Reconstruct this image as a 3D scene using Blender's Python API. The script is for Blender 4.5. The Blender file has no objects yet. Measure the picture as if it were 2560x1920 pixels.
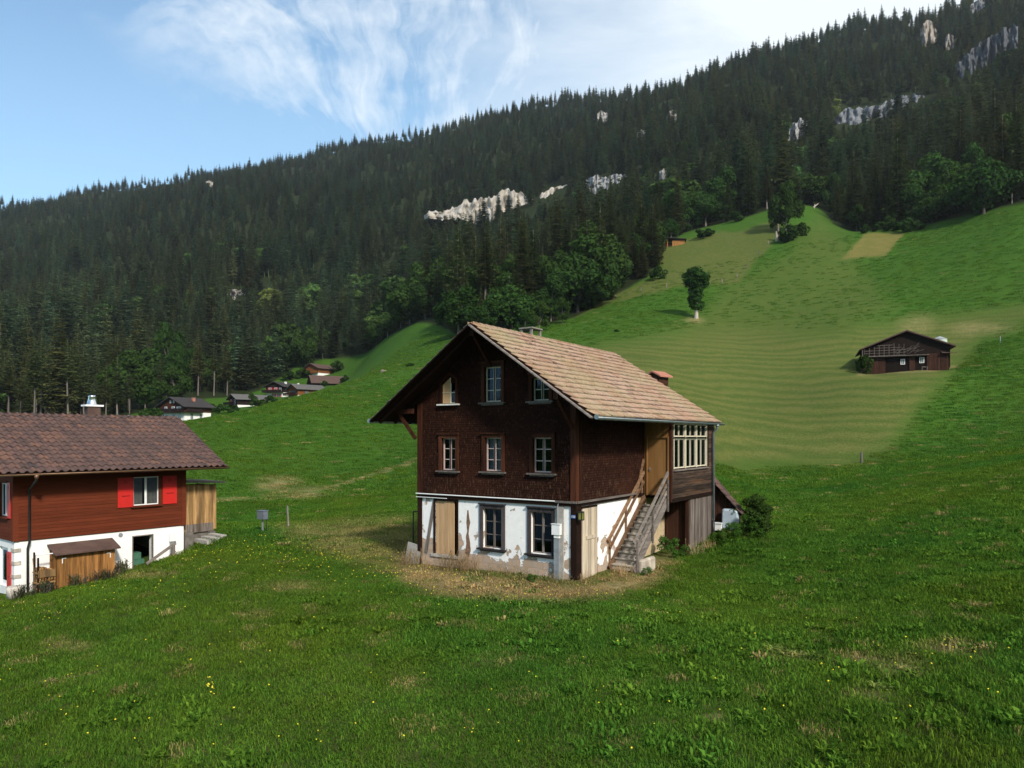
import bpy, math, random
import numpy as np
from mathutils import Vector, Matrix, Euler
R = math.radians
random.seed(7); rng = np.random.default_rng(11)
scene = bpy.context.scene
COL = scene.collection

# ------------------------------------------------------------------ camera, sky, sun, exposure
CZ = 4.72                                   # eye height over the farmhouse's ground
cam = bpy.data.cameras.new('camera'); camo = bpy.data.objects.new('camera', cam); COL.objects.link(camo)
camo.location = (0, 0, CZ); camo.rotation_euler = (R(90), 0, 0)
cam.sensor_width = 36; cam.lens = 25.31; cam.shift_y = 0.052
cam.clip_start = 0.1; cam.clip_end = 8000
scene.camera = camo
SUN_EL = R(36); SUN_AZ = math.atan2(.46, -.888)   # clockwise from +Y
scene.view_settings.view_transform = 'Standard'; scene.view_settings.look = 'None'
scene.view_settings.exposure = 0.45; scene.view_settings.gamma = 1.0
sd = Vector((math.sin(SUN_AZ) * math.cos(SUN_EL), math.cos(SUN_AZ) * math.cos(SUN_EL), math.sin(SUN_EL)))
sun = bpy.data.lights.new('sun', 'SUN'); sun.energy = 3.6; sun.angle = R(6); sun.color = (1, .93, .83)
suno = bpy.data.objects.new('sun', sun); COL.objects.link(suno)
suno.rotation_euler = sd.to_track_quat('Z', 'Y').to_euler()


# ------------------------------------------------------------------ node helpers
class NT:
    def __init__(s, nt): s.nt = nt
    def n(s, typ, props=None, **inp):
        nd = s.nt.nodes.new(typ)
        for k, v in (props or {}).items(): setattr(nd, k, v)
        for k, v in inp.items():
            key = int(k[1:]) if k[0] == 'i' and k[1:].isdigit() else k.replace('_', ' ')
            s.put(nd.inputs[key], v)
        return nd
    def put(s, sock, v):
        if isinstance(v, bpy.types.NodeSocket): s.nt.links.new(v, sock)
        elif v is not None:
            if sock.type == 'RGBA' and len(v) == 3: v = (*v, 1)
            sock.default_value = v
    def noise(s, vec, scale, detail=4, rough=.55, dist=0.0):
        return s.n('ShaderNodeTexNoise', Vector=vec, Scale=scale, Detail=detail, Roughness=rough, Distortion=dist).outputs['Fac']
    def mapr(s, v, a, b, c=0., d=1.):
        return s.n('ShaderNodeMapRange', i0=v, i1=a, i2=b, i3=c, i4=d).outputs[0]
    def m(s, op, a, b=0., c=None):
        nd = s.n('ShaderNodeMath', {'operation': op}, i0=a, i1=b)
        if c is not None: s.put(nd.inputs[2], c)
        return nd.outputs[0]
    def mix(s, f, a, b, typ='MIX'):
        nd = s.n('ShaderNodeMix', {'data_type': 'RGBA', 'blend_type': typ})
        s.put(nd.inputs[0], f); s.put(nd.inputs[6], a); s.put(nd.inputs[7], b)
        return nd.outputs[2]
    def vscale(s, vec, x, y, z):
        return s.n('ShaderNodeVectorMath', {'operation': 'MULTIPLY'}, i0=vec, i1=(x, y, z)).outputs[0]
    def attr(s, name, typ='GEOMETRY'):
        return s.n('ShaderNodeAttribute', {'attribute_name': name, 'attribute_type': typ})
    def obj(s): return s.n('ShaderNodeTexCoord').outputs['Object']
    def sep(s, v): return s.n('ShaderNodeSeparateXYZ', i0=v).outputs
    def comb(s, x, y, z): return s.n('ShaderNodeCombineXYZ', i0=x, i1=y, i2=z).outputs[0]
    def bump(s, h, strength=.5, dist=.02):
        return s.n('ShaderNodeBump', Strength=strength, Distance=dist, Height=h).outputs[0]


def new_mat(name):
    m = bpy.data.materials.new(name); m.use_nodes = True
    t = NT(m.node_tree); b = m.node_tree.nodes['Principled BSDF']
    return m, t, b


def setb(t, b, color=None, rough=.8, spec=.3, normal=None, metal=None):
    if color is not None: t.put(b.inputs['Base Color'], color)
    t.put(b.inputs['Roughness'], rough); t.put(b.inputs['Specular IOR Level'], spec)
    if normal is not None: t.put(b.inputs['Normal'], normal)
    if metal is not None: t.put(b.inputs['Metallic'], metal)


world = bpy.data.worlds.new('World'); scene.world = world; world.use_nodes = True
wt = NT(world.node_tree); bg = world.node_tree.nodes['Background']
sky = wt.n('ShaderNodeTexSky', {'sky_type': 'NISHITA', 'sun_disc': False, 'sun_elevation': SUN_EL, 'sun_rotation': SUN_AZ,
                                'air_density': 1.0, 'dust_density': 0.6, 'ozone_density': 2.0, 'altitude': 900.})
d = wt.sep(wt.n('ShaderNodeTexCoord').outputs['Generated'])
den = wt.m('MAXIMUM', d[1], .05)
lat = wt.m('DIVIDE', d[0], den); el = wt.m('DIVIDE', d[2], den)
# cirrus fanning up and out from one point over the ridge
la, ea = wt.m('SUBTRACT', lat, -.17), wt.m('SUBTRACT', el, .31)
warp = wt.noise(wt.comb(lat, el, 0.), 2.6, 3); warp2 = wt.noise(wt.comb(lat, el, 5.), 9., 4)
rad = wt.m('SQRT', wt.m('ADD', wt.m('MULTIPLY', la, la), wt.m('MULTIPLY', ea, ea)))
ang = wt.m('ADD', wt.m('ARCTAN2', la, ea), wt.m('ADD', wt.m('MULTIPLY', wt.m('SUBTRACT', warp, .5), .9), wt.m('ADD', wt.m('MULTIPLY', rad, .9), wt.m('MULTIPLY', wt.m('SUBTRACT', warp2, .5), .22))))
fan = wt.noise(wt.comb(wt.m('MULTIPLY', ang, 1.5), wt.m('MULTIPLY', rad, 2.2), 3.7), 1.5, 5, .5, .2)
fine = wt.noise(wt.comb(wt.m('MULTIPLY', ang, 6.), wt.m('MULTIPLY', rad, 7.), 1.3), 1.6, 6, .62, .6)
puff = wt.noise(wt.comb(wt.m('MULTIPLY', lat, 1.4), wt.m('MULTIPLY', el, 3.2), 0.), 2.2, 7, .6, .4)
brk = wt.noise(wt.comb(wt.m('MULTIPLY', lat, 2.), wt.m('MULTIPLY', el, 3.), 2.), 3.0, 6, .62, .3)
streak = wt.mapr(wt.m('ADD', fan, wt.m('ADD', wt.m('MULTIPLY', wt.m('SUBTRACT', fine, .5), .34), wt.m('MULTIPLY', wt.m('SUBTRACT', brk, .5), .6))), .43, .74)
veil = wt.mapr(wt.m('ADD', lat, wt.m('MULTIPLY', wt.m('SUBTRACT', puff, .5), .6)), -.16, .30)
left = wt.mapr(wt.m('ADD', lat, wt.m('MULTIPLY', ea, 1.05)), -.33, -.13)
low = wt.mapr(el, .34, .44)
cl = wt.m('MULTIPLY', wt.m('MULTIPLY', streak, left), low)
cl = wt.m('MAXIMUM', wt.m('MULTIPLY', cl, .80), wt.m('MULTIPLY', veil, .86))
haze_low = wt.mapr(el, .18, .70, .50, .12)
skyc = wt.mix(1.0, sky.outputs[0], (0.90, 1.18, 1.26), 'MULTIPLY')
skyc = wt.mix(haze_low, skyc, (4.6, 6.7, 7.9))
skyc = wt.mix(cl, skyc, (6.9, 7.3, 7.5))
wt.put(bg.inputs[0], skyc); bg.inputs[1].default_value = 0.115


# ------------------------------------------------------------------ mesh builder
class MB:
    def __init__(s, M=None):
        s.M = M or Matrix.Identity(4); s.v = []; s.f = []; s.t = []
    def add(s, pts, faces, tint=None):
        o = len(s.v); M = s.M
        s.v += [tuple(M @ Vector(p)) for p in pts]
        tt = random.random() if tint is None else tint
        for f in faces: s.f.append(tuple(o + i for i in f)); s.t.append(tt)
    def box(s, x0, x1, y0, y1, z0, z1, tint=None):
        p = [(x, y, z) for z in (z0, z1) for y in (y0, y1) for x in (x0, x1)]
        s.add(p, [(0, 2, 3, 1), (4, 5, 7, 6), (0, 1, 5, 4), (2, 6, 7, 3), (0, 4, 6, 2), (1, 3, 7, 5)], tint)
    def beam(s, p, q, w, h, up=(0, 0, 1), tint=None, taper=1.):
        p, q = Vector(p), Vector(q); d = (q - p).normalized(); u = Vector(up)
        if abs(d.dot(u)) > .98: u = Vector((0, 1, 0))
        a = d.cross(u).normalized(); b = a.cross(d).normalized(); pts = []
        for c, k in ((p, 1.), (q, taper)):
            for i, j in ((-1, -1), (1, -1), (1, 1), (-1, 1)): pts.append(tuple(c + a * (i * w * k / 2) + b * (j * h * k / 2)))
        s.add(pts, [(3, 2, 1, 0), (4, 5, 6, 7), (0, 1, 5, 4), (1, 2, 6, 5), (2, 3, 7, 6), (3, 0, 4, 7)], tint)
    def tube(s, pts, radii, n=8, a0=0., a1=2 * math.pi, cap=True, tint=None):
        pts = [Vector(p) for p in pts]; V = []; F = []
        if not isinstance(radii, (list, tuple)): radii = [radii] * len(pts)
        full = abs(a1 - a0 - 2 * math.pi) < 1e-6; m = n if full else n + 1; a = None
        for i, p in enumerate(pts):
            dd = (pts[min(i + 1, len(pts) - 1)] - pts[max(i - 1, 0)]).normalized()
            if a is None:
                u = Vector((0, 0, 1)) if abs(dd.z) < .9 else Vector((1, 0, 0)); a = dd.cross(u).normalized()
            a = (a - dd * a.dot(dd)).normalized(); b = a.cross(dd)
            for k in range(m):
                th = a0 + (a1 - a0) * k / n
                V.append(tuple(p + (a * math.cos(th) + b * math.sin(th)) * radii[i]))
        for i in range(len(pts) - 1):
            for k in range(n):
                k2 = (k + 1) % m
                F.append((i * m + k, i * m + k2, (i + 1) * m + k2, (i + 1) * m + k))
        if cap and full: F += [tuple(range(m))[::-1], tuple((len(pts) - 1) * m + k for k in range(m))]
        s.add(V, F, tint)
    def prism(s, poly, c0, c1, tint=None):      # polygon in (a, b) swept along c
        n = len(poly)
        pts = [(a, b, c0) for a, b in poly] + [(a, b, c1) for a, b in poly]
        s.add(pts, [tuple(range(n))[::-1], tuple(range(n, 2 * n))] + [(i, (i + 1) % n, n + (i + 1) % n, n + i) for i in range(n)], tint)
    def build(s, name, mat, parent=None, smooth=False, label=None):
        me = bpy.data.meshes.new(name); me.from_pydata(s.v, [], s.f); me.materials.append(mat)
        a = me.attributes.new('tint', 'FLOAT', 'FACE'); a.data.foreach_set('value', s.t)
        if smooth: me.polygons.foreach_set('use_smooth', [True] * len(me.polygons))
        me.update()
        o = bpy.data.objects.new(name, me); COL.objects.link(o)
        if parent is not None: o.parent = parent
        if label: o['label'] = label
        return o


def np_mesh(name, V, F, mat, tint=None, smooth=False):
    me = bpy.data.meshes.new(name); V = np.asarray(V, float); F = np.asarray(F, int); k = F.shape[1]
    me.vertices.add(len(V)); me.vertices.foreach_set('co', V.ravel())
    me.loops.add(F.size); me.loops.foreach_set('vertex_index', F.ravel())
    me.polygons.add(len(F)); me.polygons.foreach_set('loop_start', np.arange(0, F.size, k))
    me.materials.append(mat); me.update(calc_edges=True)
    if tint is not None:
        a = me.attributes.new('tint', 'FLOAT', 'FACE'); a.data.foreach_set('value', np.asarray(tint, float))
    if smooth: me.polygons.foreach_set('use_smooth', np.ones(len(F), bool))
    me.validate()
    return me


def thing(name, label, cat, loc=(0, 0, 0), rz=0., group=None):
    o = bpy.data.objects.new(name, None); COL.objects.link(o); o.empty_display_size = .3
    o.location = loc; o.rotation_euler = (0, 0, rz); o['label'] = label; o['category'] = cat
    if group: o['group'] = group
    return o


def tag(o, label, cat, group=None, kind=None):
    if label: o['label'] = label
    if cat: o['category'] = cat
    if group: o['group'] = group
    if kind: o['kind'] = kind
    return o


def face_m(face, off=0.):     # local frame of a wall: a to the right, b up, c outwards
    if face == 'front': return Matrix(((1, 0, 0, 0), (0, 0, -1, off), (0, 1, 0, 0), (0, 0, 0, 1)))
    if face == 'right': return Matrix(((0, 0, 1, off), (1, 0, 0, 0), (0, 1, 0, 0), (0, 0, 0, 1)))
    if face == 'left': return Matrix(((0, 0, -1, off), (-1, 0, 0, 0), (0, 1, 0, 0), (0, 0, 0, 1)))
    return Matrix(((-1, 0, 0, 0), (0, 0, 1, off), (0, 1, 0, 0), (0, 0, 0, 1)))


def clip(poly, nx, ny, c):    # keep nx*a + ny*b <= c
    out = []
    for i in range(len(poly)):
        p, q = poly[i], poly[(i + 1) % len(poly)]; dp, dq = nx * p[0] + ny * p[1] - c, nx * q[0] + ny * q[1] - c
        if dp <= 0: out.append(p)
        if dp * dq < 0:
            t = dp / (dp - dq); out.append((p[0] + t * (q[0] - p[0]), p[1] + t * (q[1] - p[1])))
    return out


def wall(mb, M, a0, a1, b0, b1, holes=(), thick=.22, planes=()):
    """a wall sheet with real openings; planes = half-planes (nx, ny, c) it is clipped by (a gable)"""
    A = sorted({a0, a1, *[h[0] for h in holes], *[h[1] for h in holes]}); B = sorted({b0, b1, *[h[2] for h in holes], *[h[3] for h in holes]})
    sM = mb.M; mb.M = sM @ M
    for i in range(len(A) - 1):
        for j in range(len(B) - 1):
            ca, cb = (A[i] + A[i + 1]) / 2, (B[j] + B[j + 1]) / 2
            if any(h[0] < ca < h[1] and h[2] < cb < h[3] for h in holes): continue
            p = [(A[i], B[j]), (A[i + 1], B[j]), (A[i + 1], B[j + 1]), (A[i], B[j + 1])]
            for pl in planes:
                p = clip(p, *pl) if p else p
            if len(p) < 3: continue
            for c, fl in ((0, False), (-thick, True)):
                q = [(x, y, c) for x, y in p]; mb.add(q, [tuple(range(len(q)))[::-1 if fl else 1]], .5)
    for h in holes:
        for (x, y), (x2, y2) in (((h[0], h[2]), (h[1], h[2])), ((h[1], h[2]), (h[1], h[3])), ((h[1], h[3]), (h[0], h[3])), ((h[0], h[3]), (h[0], h[2]))):
            mb.add([(x, y, 0), (x, y, -thick), (x2, y2, -thick), (x2, y2, 0)], [(0, 1, 2, 3)], .5)
    mb.M = sM


def slope_tiles(name, parent, mat, e0, e1, r0, r1, row, colw, prof, lift=.03, thick=.02, jit=.006, seed=1, butt_shade=False):
    """roof slope of separate tiles: e0-e1 the eave, r0-r1 the ridge (bilinear)"""
    rg = np.random.default_rng(seed)
    e0, e1, r0, r1 = [np.array(x, float) for x in (e0, e1, r0, r1)]
    L = np.linalg.norm(r0 - e0); W = np.linalg.norm(e1 - e0); nr = max(1, round(L / row)); nc = max(1, round(W / colw))
    nrm = np.cross(e1 - e0, r0 - e0); nrm /= np.linalg.norm(nrm)
    if nrm[2] < 0: nrm = -nrm
    P = np.array(prof); k = len(P); V = []; F = []; T = []
    def pt(s, t, h):
        a = e0 + (e1 - e0) * t; b = r0 + (r1 - r0) * t
        return a + (b - a) * s + nrm * h
    for i in range(nr):
        for j in range(nc):
            j1 = rg.normal(0, jit, 4); o = len(V); tint = rg.random(); sag = rg.normal(0, .004)
            s0, s1 = (i - .03 + j1[0]) / nr, (i + 1.06) / nr
            for u, h in P:
                t = min(max((j + u + j1[1] * .5) / nc, 0), 1)
                V.append(pt(s0, t, h + lift + abs(j1[2]) + sag)); V.append(pt(min(s1, 1.), t, h * .8 + sag)); V.append(pt(s0, t, h + lift - thick - .012))
            for q in range(k - 1):
                b = o + q * 3
                F.append((b, b + 3, b + 4, b + 1)); F.append((b + 2, b + 5, b + 3, b)); T += [.99 if butt_shade and q == k - 2 else tint, 1. if butt_shade else tint]  # lower tile edges painted dark for the row shadow; joint strip dark too
    me = np_mesh(name, V, F, mat, T)
    o = bpy.data.objects.new(name, me); COL.objects.link(o)
    if parent: o.parent = parent
    return o


# ------------------------------------------------------------------ materials
def wood(name, c1, c2, axis='z', scale=14., rough=.8, tint=.5, streak=None, bump=.3):
    m, t, b = new_mat(name); v = t.obj()
    st = {'x': (.08, 1, 1), 'y': (1, .08, 1), 'z': (1, 1, .08)}[axis]
    g = t.noise(t.vscale(v, *st), scale, 5, .6, .3)
    tn = t.attr('tint').outputs['Fac']
    c = t.mix(t.mapr(g, .3, .72), c1, c2)
    f = t.mapr(tn, 0, 1, 1 - tint, 1 + tint)
    c = t.mix(1., c, t.comb(f, f, f), 'MULTIPLY')
    if streak:
        s = t.noise(t.vscale(v, *st), scale * .35, 4, .6)
        c = t.mix(t.mapr(s, .5, .66, 0, streak[1]), c, streak[0])
    setb(t, b, c, rough, .1, t.bump(g, bump, .01))
    return m


def plain(name, c, rough=.6, spec=.4, metal=0., var=.25, scale=6.):
    m, t, b = new_mat(name); n = t.noise(t.obj(), scale, 5)
    f = t.mapr(n, .25, .75, 1 - var, 1 + var)
    setb(t, b, t.mix(1., c, t.comb(f, f, f), 'MULTIPLY'), rough, spec, metal=metal)
    return m


def glass_mat(name, tintc=(.9, .95, 1.), refl=.14, dark=.5):
    m = bpy.data.materials.new(name); m.use_nodes = True; nt = m.node_tree; nt.nodes.clear(); t = NT(nt)
    tr = t.n('ShaderNodeBsdfTransparent', Color=(tintc[0] * dark, tintc[1] * dark, tintc[2] * dark, 1)).outputs[0]
    w = t.noise(t.obj(), 1.2, 1)
    gl = t.n('ShaderNodeBsdfGlossy', Color=(.36, .46, .64, 1), Roughness=.04, Normal=t.bump(w, .03, .02)).outputs[0]
    fr = t.m('ADD', t.n('ShaderNodeFresnel', IOR=1.38).outputs[0], refl)
    mx = t.n('ShaderNodeMixShader', i0=fr, i1=tr, i2=gl).outputs[0]
    t.nt.links.new(mx, t.n('ShaderNodeOutputMaterial').inputs[0])
    return m


def shingle_mat():
    m, t, b = new_mat('weathered_shingles'); v = t.sep(t.obj())
    vec = t.comb(t.m('ADD', v[0], v[1]), v[2], 0.)
    br = t.n('ShaderNodeTexBrick', {'offset': .5}, Vector=vec, Color1=(.2, .2, .2, 1), Color2=(.9, .9, .9, 1), Mortar=(0, 0, 0, 1),
             Scale=1., Mortar_Size=.006, Mortar_Smooth=.3, Bias=0., Brick_Width=.075, Row_Height=.085)
    r = t.n('ShaderNodeRGBToBW', i0=br.outputs[0]).outputs[0]
    big = t.noise(t.comb(vec, 0., 0.) if False else vec, .55, 4)
    st = t.noise(t.vscale(vec, 9., 1.4, 1.), 2.2, 4, .7)
    c = t.mix(t.mapr(r, 0, 1), (.011, .0045, .003), (.036, .013, .0075))
    c = t.mix(t.mapr(big, .5, .72, 0, .55), c, (.055, .018, .009))
    lowz = t.mapr(v[2], 2.6, 4.6, .10, 0.)
    pale = t.mapr(t.m('ADD', st, lowz), .64, .76)
    c = t.mix(t.m('MULTIPLY', pale, .5), c, (.19, .12, .08))
    spk = t.n('ShaderNodeTexVoronoi', Vector=t.vscale(vec, 40., 13., 1.), Scale=1.).outputs['Color']
    sp = t.mapr(t.sep(spk)[0], .93, .97)
    c = t.mix(t.m('MULTIPLY', sp, .22), c, (.20, .11, .07))
    saw = t.m('FRACT', t.m('DIVIDE', v[2], .085))
    h = t.m('SUBTRACT', t.m('ADD', t.m('MULTIPLY', r, .5), br.outputs[1]), t.m('MULTIPLY', saw, .8))
    setb(t, b, c, .9, .06, t.bump(h, .9, .02))
    return m


def plaster_mat(name, peel=.0, lo=0.3, hi=1.3, base=(.80, .79, .76)):
    m, t, b = new_mat(name); v = t.obj(); z = t.sep(v)[2]
    n1 = t.noise(v, 1.5, 7, .62, .4); n2 = t.noise(v, 5., 6, .65); n3 = t.noise(v, 24., 4)
    c = t.mix(t.mapr(n2, .35, .75), base, tuple(x * .9 for x in base))
    if peel:
        br = t.sep(v); wob = t.m('MULTIPLY', t.m('SUBTRACT', t.noise(v, 3., 3), .5), .16); vec = t.comb(t.m('ADD', t.m('ADD', br[0], br[1]), wob), t.m('ADD', z, wob), 0.)
        k = t.n('ShaderNodeTexBrick', Vector=vec, Color1=(.40, .29, .20, 1), Color2=(.50, .35, .25, 1), Mortar=(.36, .27, .195, 1),
                Scale=1., Mortar_Size=.02, Brick_Width=.42, Row_Height=.24)
        stone = t.mix(t.mapr(n3, .3, .7), k.outputs[0], t.mix(t.mapr(n2, .45, .62), k.outputs[0], (.34, .32, .29)))
        hz = t.mapr(z, lo, hi, peel, -.12)
        edge = t.mapr(t.m('ABSOLUTE', t.m('ADD', br[0], 6.35)), .1, .8, .16, 0.)   # the corner by the boarded door lost most of it
        msk = t.m('ADD', t.m('ADD', t.m('MULTIPLY', t.m('SUBTRACT', n1, .5), 1.5), .5), t.m('ADD', hz, edge))
        pm = t.mapr(msk, .60, .625)
        rim = t.mapr(msk, .57, .60)
        c = t.mix(t.m('MULTIPLY', rim, .35), c, (.45, .42, .38))
        c = t.mix(pm, c, stone)
        spots = t.mapr(t.noise(v, 7., 3), .70, .73); c = t.mix(spots, c, (.33, .25, .19))
        hgt = t.m('ADD', t.m('MULTIPLY', pm, -1.), t.m('MULTIPLY', n3, .3))
        setb(t, b, c, .9, .1, t.bump(hgt, .7, .03))
    else:
        dirt = t.m('MULTIPLY', t.mapr(z, hi, lo), t.mapr(n1, .4, .7))
        c = t.mix(t.m('MULTIPLY', dirt, .35), c, (.42, .38, .32))
        setb(t, b, c, .9, .1, t.bump(n3, .3, .02))
    return m


def tile_mat(name, cols, lichen=None, dark=None, sc=1.):
    m, t, b = new_mat(name); v = t.obj(); tn = t.attr('tint').outputs['Fac']
    rp = t.n('ShaderNodeValToRGB'); cr = rp.color_ramp; cr.interpolation = 'LINEAR'
    while len(cr.elements) < len(cols): cr.elements.new(.5)
    for e, (p, c) in zip(cr.elements, cols): e.position = p; e.color = (*c, 1)
    t.put(rp.inputs[0], tn); c = rp.outputs[0]
    n1, n2 = t.noise(v, .5 * sc, 5, .6), t.noise(v, 9., 5, .65)
    if lichen: c = t.mix(t.m('MULTIPLY', t.mapr(n1, .42, .66), t.mapr(n2, .3, .6, .25, .95)), c, lichen)
    big = t.noise(v, .32 * sc, 4, .6); c = t.mix(t.mapr(big, .46, .66, 0, .45), c, cols[-2][1])
    if dark: c = t.mix(t.mapr(n2, .50, .66, 0, .7), c, dark); c = t.mix(t.mapr(t.noise(t.vscale(v, .5, 3., .5), 1.6, 4, .7), .55, .72, 0, .5), c, dark)
    setb(t, b, c, .85, .2, t.bump(n2, .3, .01))
    return m


def leaf_mat(name, c1, c2, trans=.25, inst=False):
    m = bpy.data.materials.new(name); m.use_nodes = True; nt = m.node_tree; nt.nodes.clear(); t = NT(nt)
    tn = t.attr('tint').outputs['Fac']
    c = t.mix(tn, c1, c2)
    if inst:
        hue = t.attr('hue', 'INSTANCER').outputs['Color']
        c = t.mix(1., c, hue, 'MULTIPLY')
    else:
        r = t.n('ShaderNodeObjectInfo').outputs['Random']
        f = t.mapr(r, 0, 1, .8, 1.2); g = t.mapr(t.m('FRACT', t.m('MULTIPLY', r, 7.3)), 0, 1, .85, 1.12)
        c = t.mix(1., c, t.comb(t.m('MULTIPLY', f, g), f, t.m('MULTIPLY', f, .95)), 'MULTIPLY')
    di = t.n('ShaderNodeBsdfDiffuse', Color=c).outputs[0]; tr = t.n('ShaderNodeBsdfTranslucent', Color=c).outputs[0]
    mx = t.n('ShaderNodeMixShader', i0=trans, i1=di, i2=tr).outputs[0]
    nt.links.new(mx, t.n('ShaderNodeOutputMaterial').inputs[0])
    return m


M = {}
M['shingle'] = shingle_mat()
M['plaster_old'] = plaster_mat('peeling_plaster', .25, .05, 1.5, (.90, .885, .86))
M['plaster'] = plaster_mat('white_plaster', 0, -1.4, 0., (.84, .83, .80))
M['rough_lime'] = plain('rough_lime_stone', (.40, .345, .28), .9, .1, var=.4, scale=3)
M['rust_stone'] = plain('rusty_bare_wall', (.20, .12, .08), .9, .1, var=.6, scale=9)
M['stone_dark'] = plain('dark_damp_stone', (.13, .115, .10), .9, .2, var=.4, scale=5)
M['old_concrete'] = plain('old_mossy_concrete', (.19, .18, .15), .9, .2, var=.35, scale=9)
M['tan_plaster'] = plain('tan_plaster', (.46, .36, .22), .9, .1)
M['concrete'] = plain('concrete', (.34, .32, .29), .9, .2, scale=9)
M['stone'] = plain('stone', (.42, .38, .33), .9, .2, var=.4, scale=5)
M['dark_wood'] = wood('dark_wood', (.012, .006, .004), (.032, .014, .009), 'y')
M['post_wood'] = wood('brown_post_wood', (.02, .008, .005), (.075, .024, .011), 'z')
M['casing_wood'] = wood('casing_wood', (.026, .010, .006), (.085, .028, .013), 'z')
M['grey_wood'] = wood('grey_weathered_wood', (.10, .085, .075), (.24, .205, .18), 'z', tint=.3)
M['grey_wood_y'] = wood('grey_weathered_boards', (.10, .085, .075), (.25, .215, .19), 'y', tint=.3)
M['dark_grey_wood'] = wood('dark_window_wood', (.03, .025, .026), (.085, .07, .07), 'z')
M['fresh_wood'] = wood('pale_new_planks', (.40, .24, .12), (.52, .35, .20), 'z', tint=.12)
M['pale_wood'] = wood('pale_bleached_wood', (.36, .29, .20), (.55, .47, .37), 'z', tint=.25, streak=((.14, .09, .06), .6))
M['stair_wood'] = wood('stair_wood', (.26, .23, .19), (.42, .38, .32), 'x', tint=.2)
M['rail_brown'] = wood('brown_rail_wood', (.10, .055, .03), (.25, .15, .085), 'y', tint=.3)
M['cladding_y'] = wood('dark_cladding', (.022, .014, .010), (.075, .052, .04), 'y', tint=.5, streak=((.16, .08, .04), .5))
M['old_planks'] = wood('old_grey_planks', (.07, .055, .045), (.20, .17, .15), 'z', tint=.4, streak=((.06, .04, .03), .7))
M['red_planks'] = wood('red_brown_planks', (.020, .010, .007), (.068, .029, .017), 'z', tint=.4)
M['tan_panel'] = wood('tan_door_panel', (.20, .10, .035), (.30, .165, .06), 'z', scale=5, tint=.1, streak=((.11, .045, .016), .6))
M['cream_paint'] = plain('cream_window_paint', (.62, .56, .42), .6, .3, var=.2, scale=20)
M['white_paint'] = plain('white_window_paint', (.70, .67, .62), .55, .3, var=.22, scale=25)
M['pink_paint'] = plain('faded_pink_paint', (.55, .42, .38), .6, .3, var=.2, scale=25)
M['pvc'] = plain('white_plastic', (.78, .78, .76), .35, .4, var=.05)
M['zinc'] = plain('zinc', (.26, .31, .33), .42, .5, .6, .2, 5)
M['dark_metal'] = plain('dark_metal', (.03, .03, .03), .5, .4, .4)
M['copper_brown'] = plain('brown_gutter_metal', (.16, .09, .05), .45, .5, .5)
M['steel'] = plain('bright_steel', (.7, .7, .7), .22, .5, 1., .05)
M['galv'] = plain('galvanised', (.34, .36, .38), .5, .5, .5)
M['box_grey'] = plain('grey_cabinet_paint', (.12, .14, .17), .5, .4)
M['black'] = plain('dark_interior', (.006, .005, .005), .9, .1)
M['glass'] = glass_mat('old_glass', refl=.03, dark=.5)
M['glass_dark'] = glass_mat('dark_glass', refl=.0, dark=.35)
M['lace'] = plain('white_lace', (.62, .66, .68), .9, .1, var=.35, scale=14)
M['curtain'] = plain('beige_curtain', (.45, .42, .34), .9, .1, var=.2)
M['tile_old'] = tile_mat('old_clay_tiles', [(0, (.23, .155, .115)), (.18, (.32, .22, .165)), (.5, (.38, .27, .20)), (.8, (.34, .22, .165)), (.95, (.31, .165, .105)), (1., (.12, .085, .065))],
                         (.29, .255, .14), (.15, .115, .085))  # darkest stop also colours the lower tile edges as painted row shade
M['tile_brown'] = tile_mat('brown_roof_tiles', [(0, (.068, .045, .042)), (.3, (.094, .058, .053)), (.7, (.112, .066, .057)), (.9, (.150, .080, .058)), (.97, (.07, .05, .048)), (1., (.05, .04, .04))],
                           None, (.06, .042, .038), 1.)
M['chalet_red'] = wood('red_stained_boards', (.092, .021, .009), (.135, .030, .012), 'y', tint=.12)
M['shutter_red'] = plain('bright_red_paint', (.50, .018, .014), .45, .4, var=.06)
M['honey'] = wood('honey_brown_planks', (.15, .068, .020), (.40, .19, .06), 'z', tint=.4, streak=((.07, .038, .02), .75))
M['honey_old'] = wood('sun_bleached_planks', (.20, .11, .042), (.42, .26, .115), 'z', tint=.4, streak=((.08, .05, .028), .75))
M['roof_grey'] = plain('grey_roof', (.10, .095, .09), .8, .3, var=.3, scale=3)
M['roof_dark'] = plain('dark_roof', (.035, .03, .03), .8, .3, var=.3, scale=3)
M['roof_brown'] = plain('brown_roof', (.085, .05, .04), .8, .3, var=.35, scale=2)
M['roof_pink'] = plain('faded_red_roof', (.38, .16, .11), .8, .3, var=.15, scale=4)
M['chalet_dark'] = wood('dark_chalet_wood', (.012, .009, .009), (.03, .02, .018), 'y', scale=5)
M['chalet_brown'] = wood('brown_chalet_wood', (.035, .014, .009), (.07, .028, .016), 'y', scale=5)
M['chalet_orange'] = wood('orange_chalet_wood', (.12, .045, .016), (.22, .085, .03), 'y', scale=5)
M['barn_wood'] = wood('dark_barn_wood', (.007, .0045, .0035), (.020, .0115, .008), 'y', scale=5)
M['crate'] = plain('green_plastic', (.05, .14, .09), .5, .4)
M['bark'] = wood('spruce_bark', (.10, .085, .07), (.20, .175, .15), 'z', scale=3)
M['bark_dark'] = wood('dark_bark', (.035, .028, .022), (.08, .065, .05), 'z', scale=3)
M['bark_pale'] = wood('pale_bark', (.20, .17, .135), (.36, .31, .25), 'z', scale=2)
M['enamel'] = plain('blue_enamel', (.02, .06, .22), .3, .5, var=.05)
M['tub'] = plain('pale_blue_enamel', (.40, .48, .54), .4, .4, var=.12, scale=4)
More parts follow.
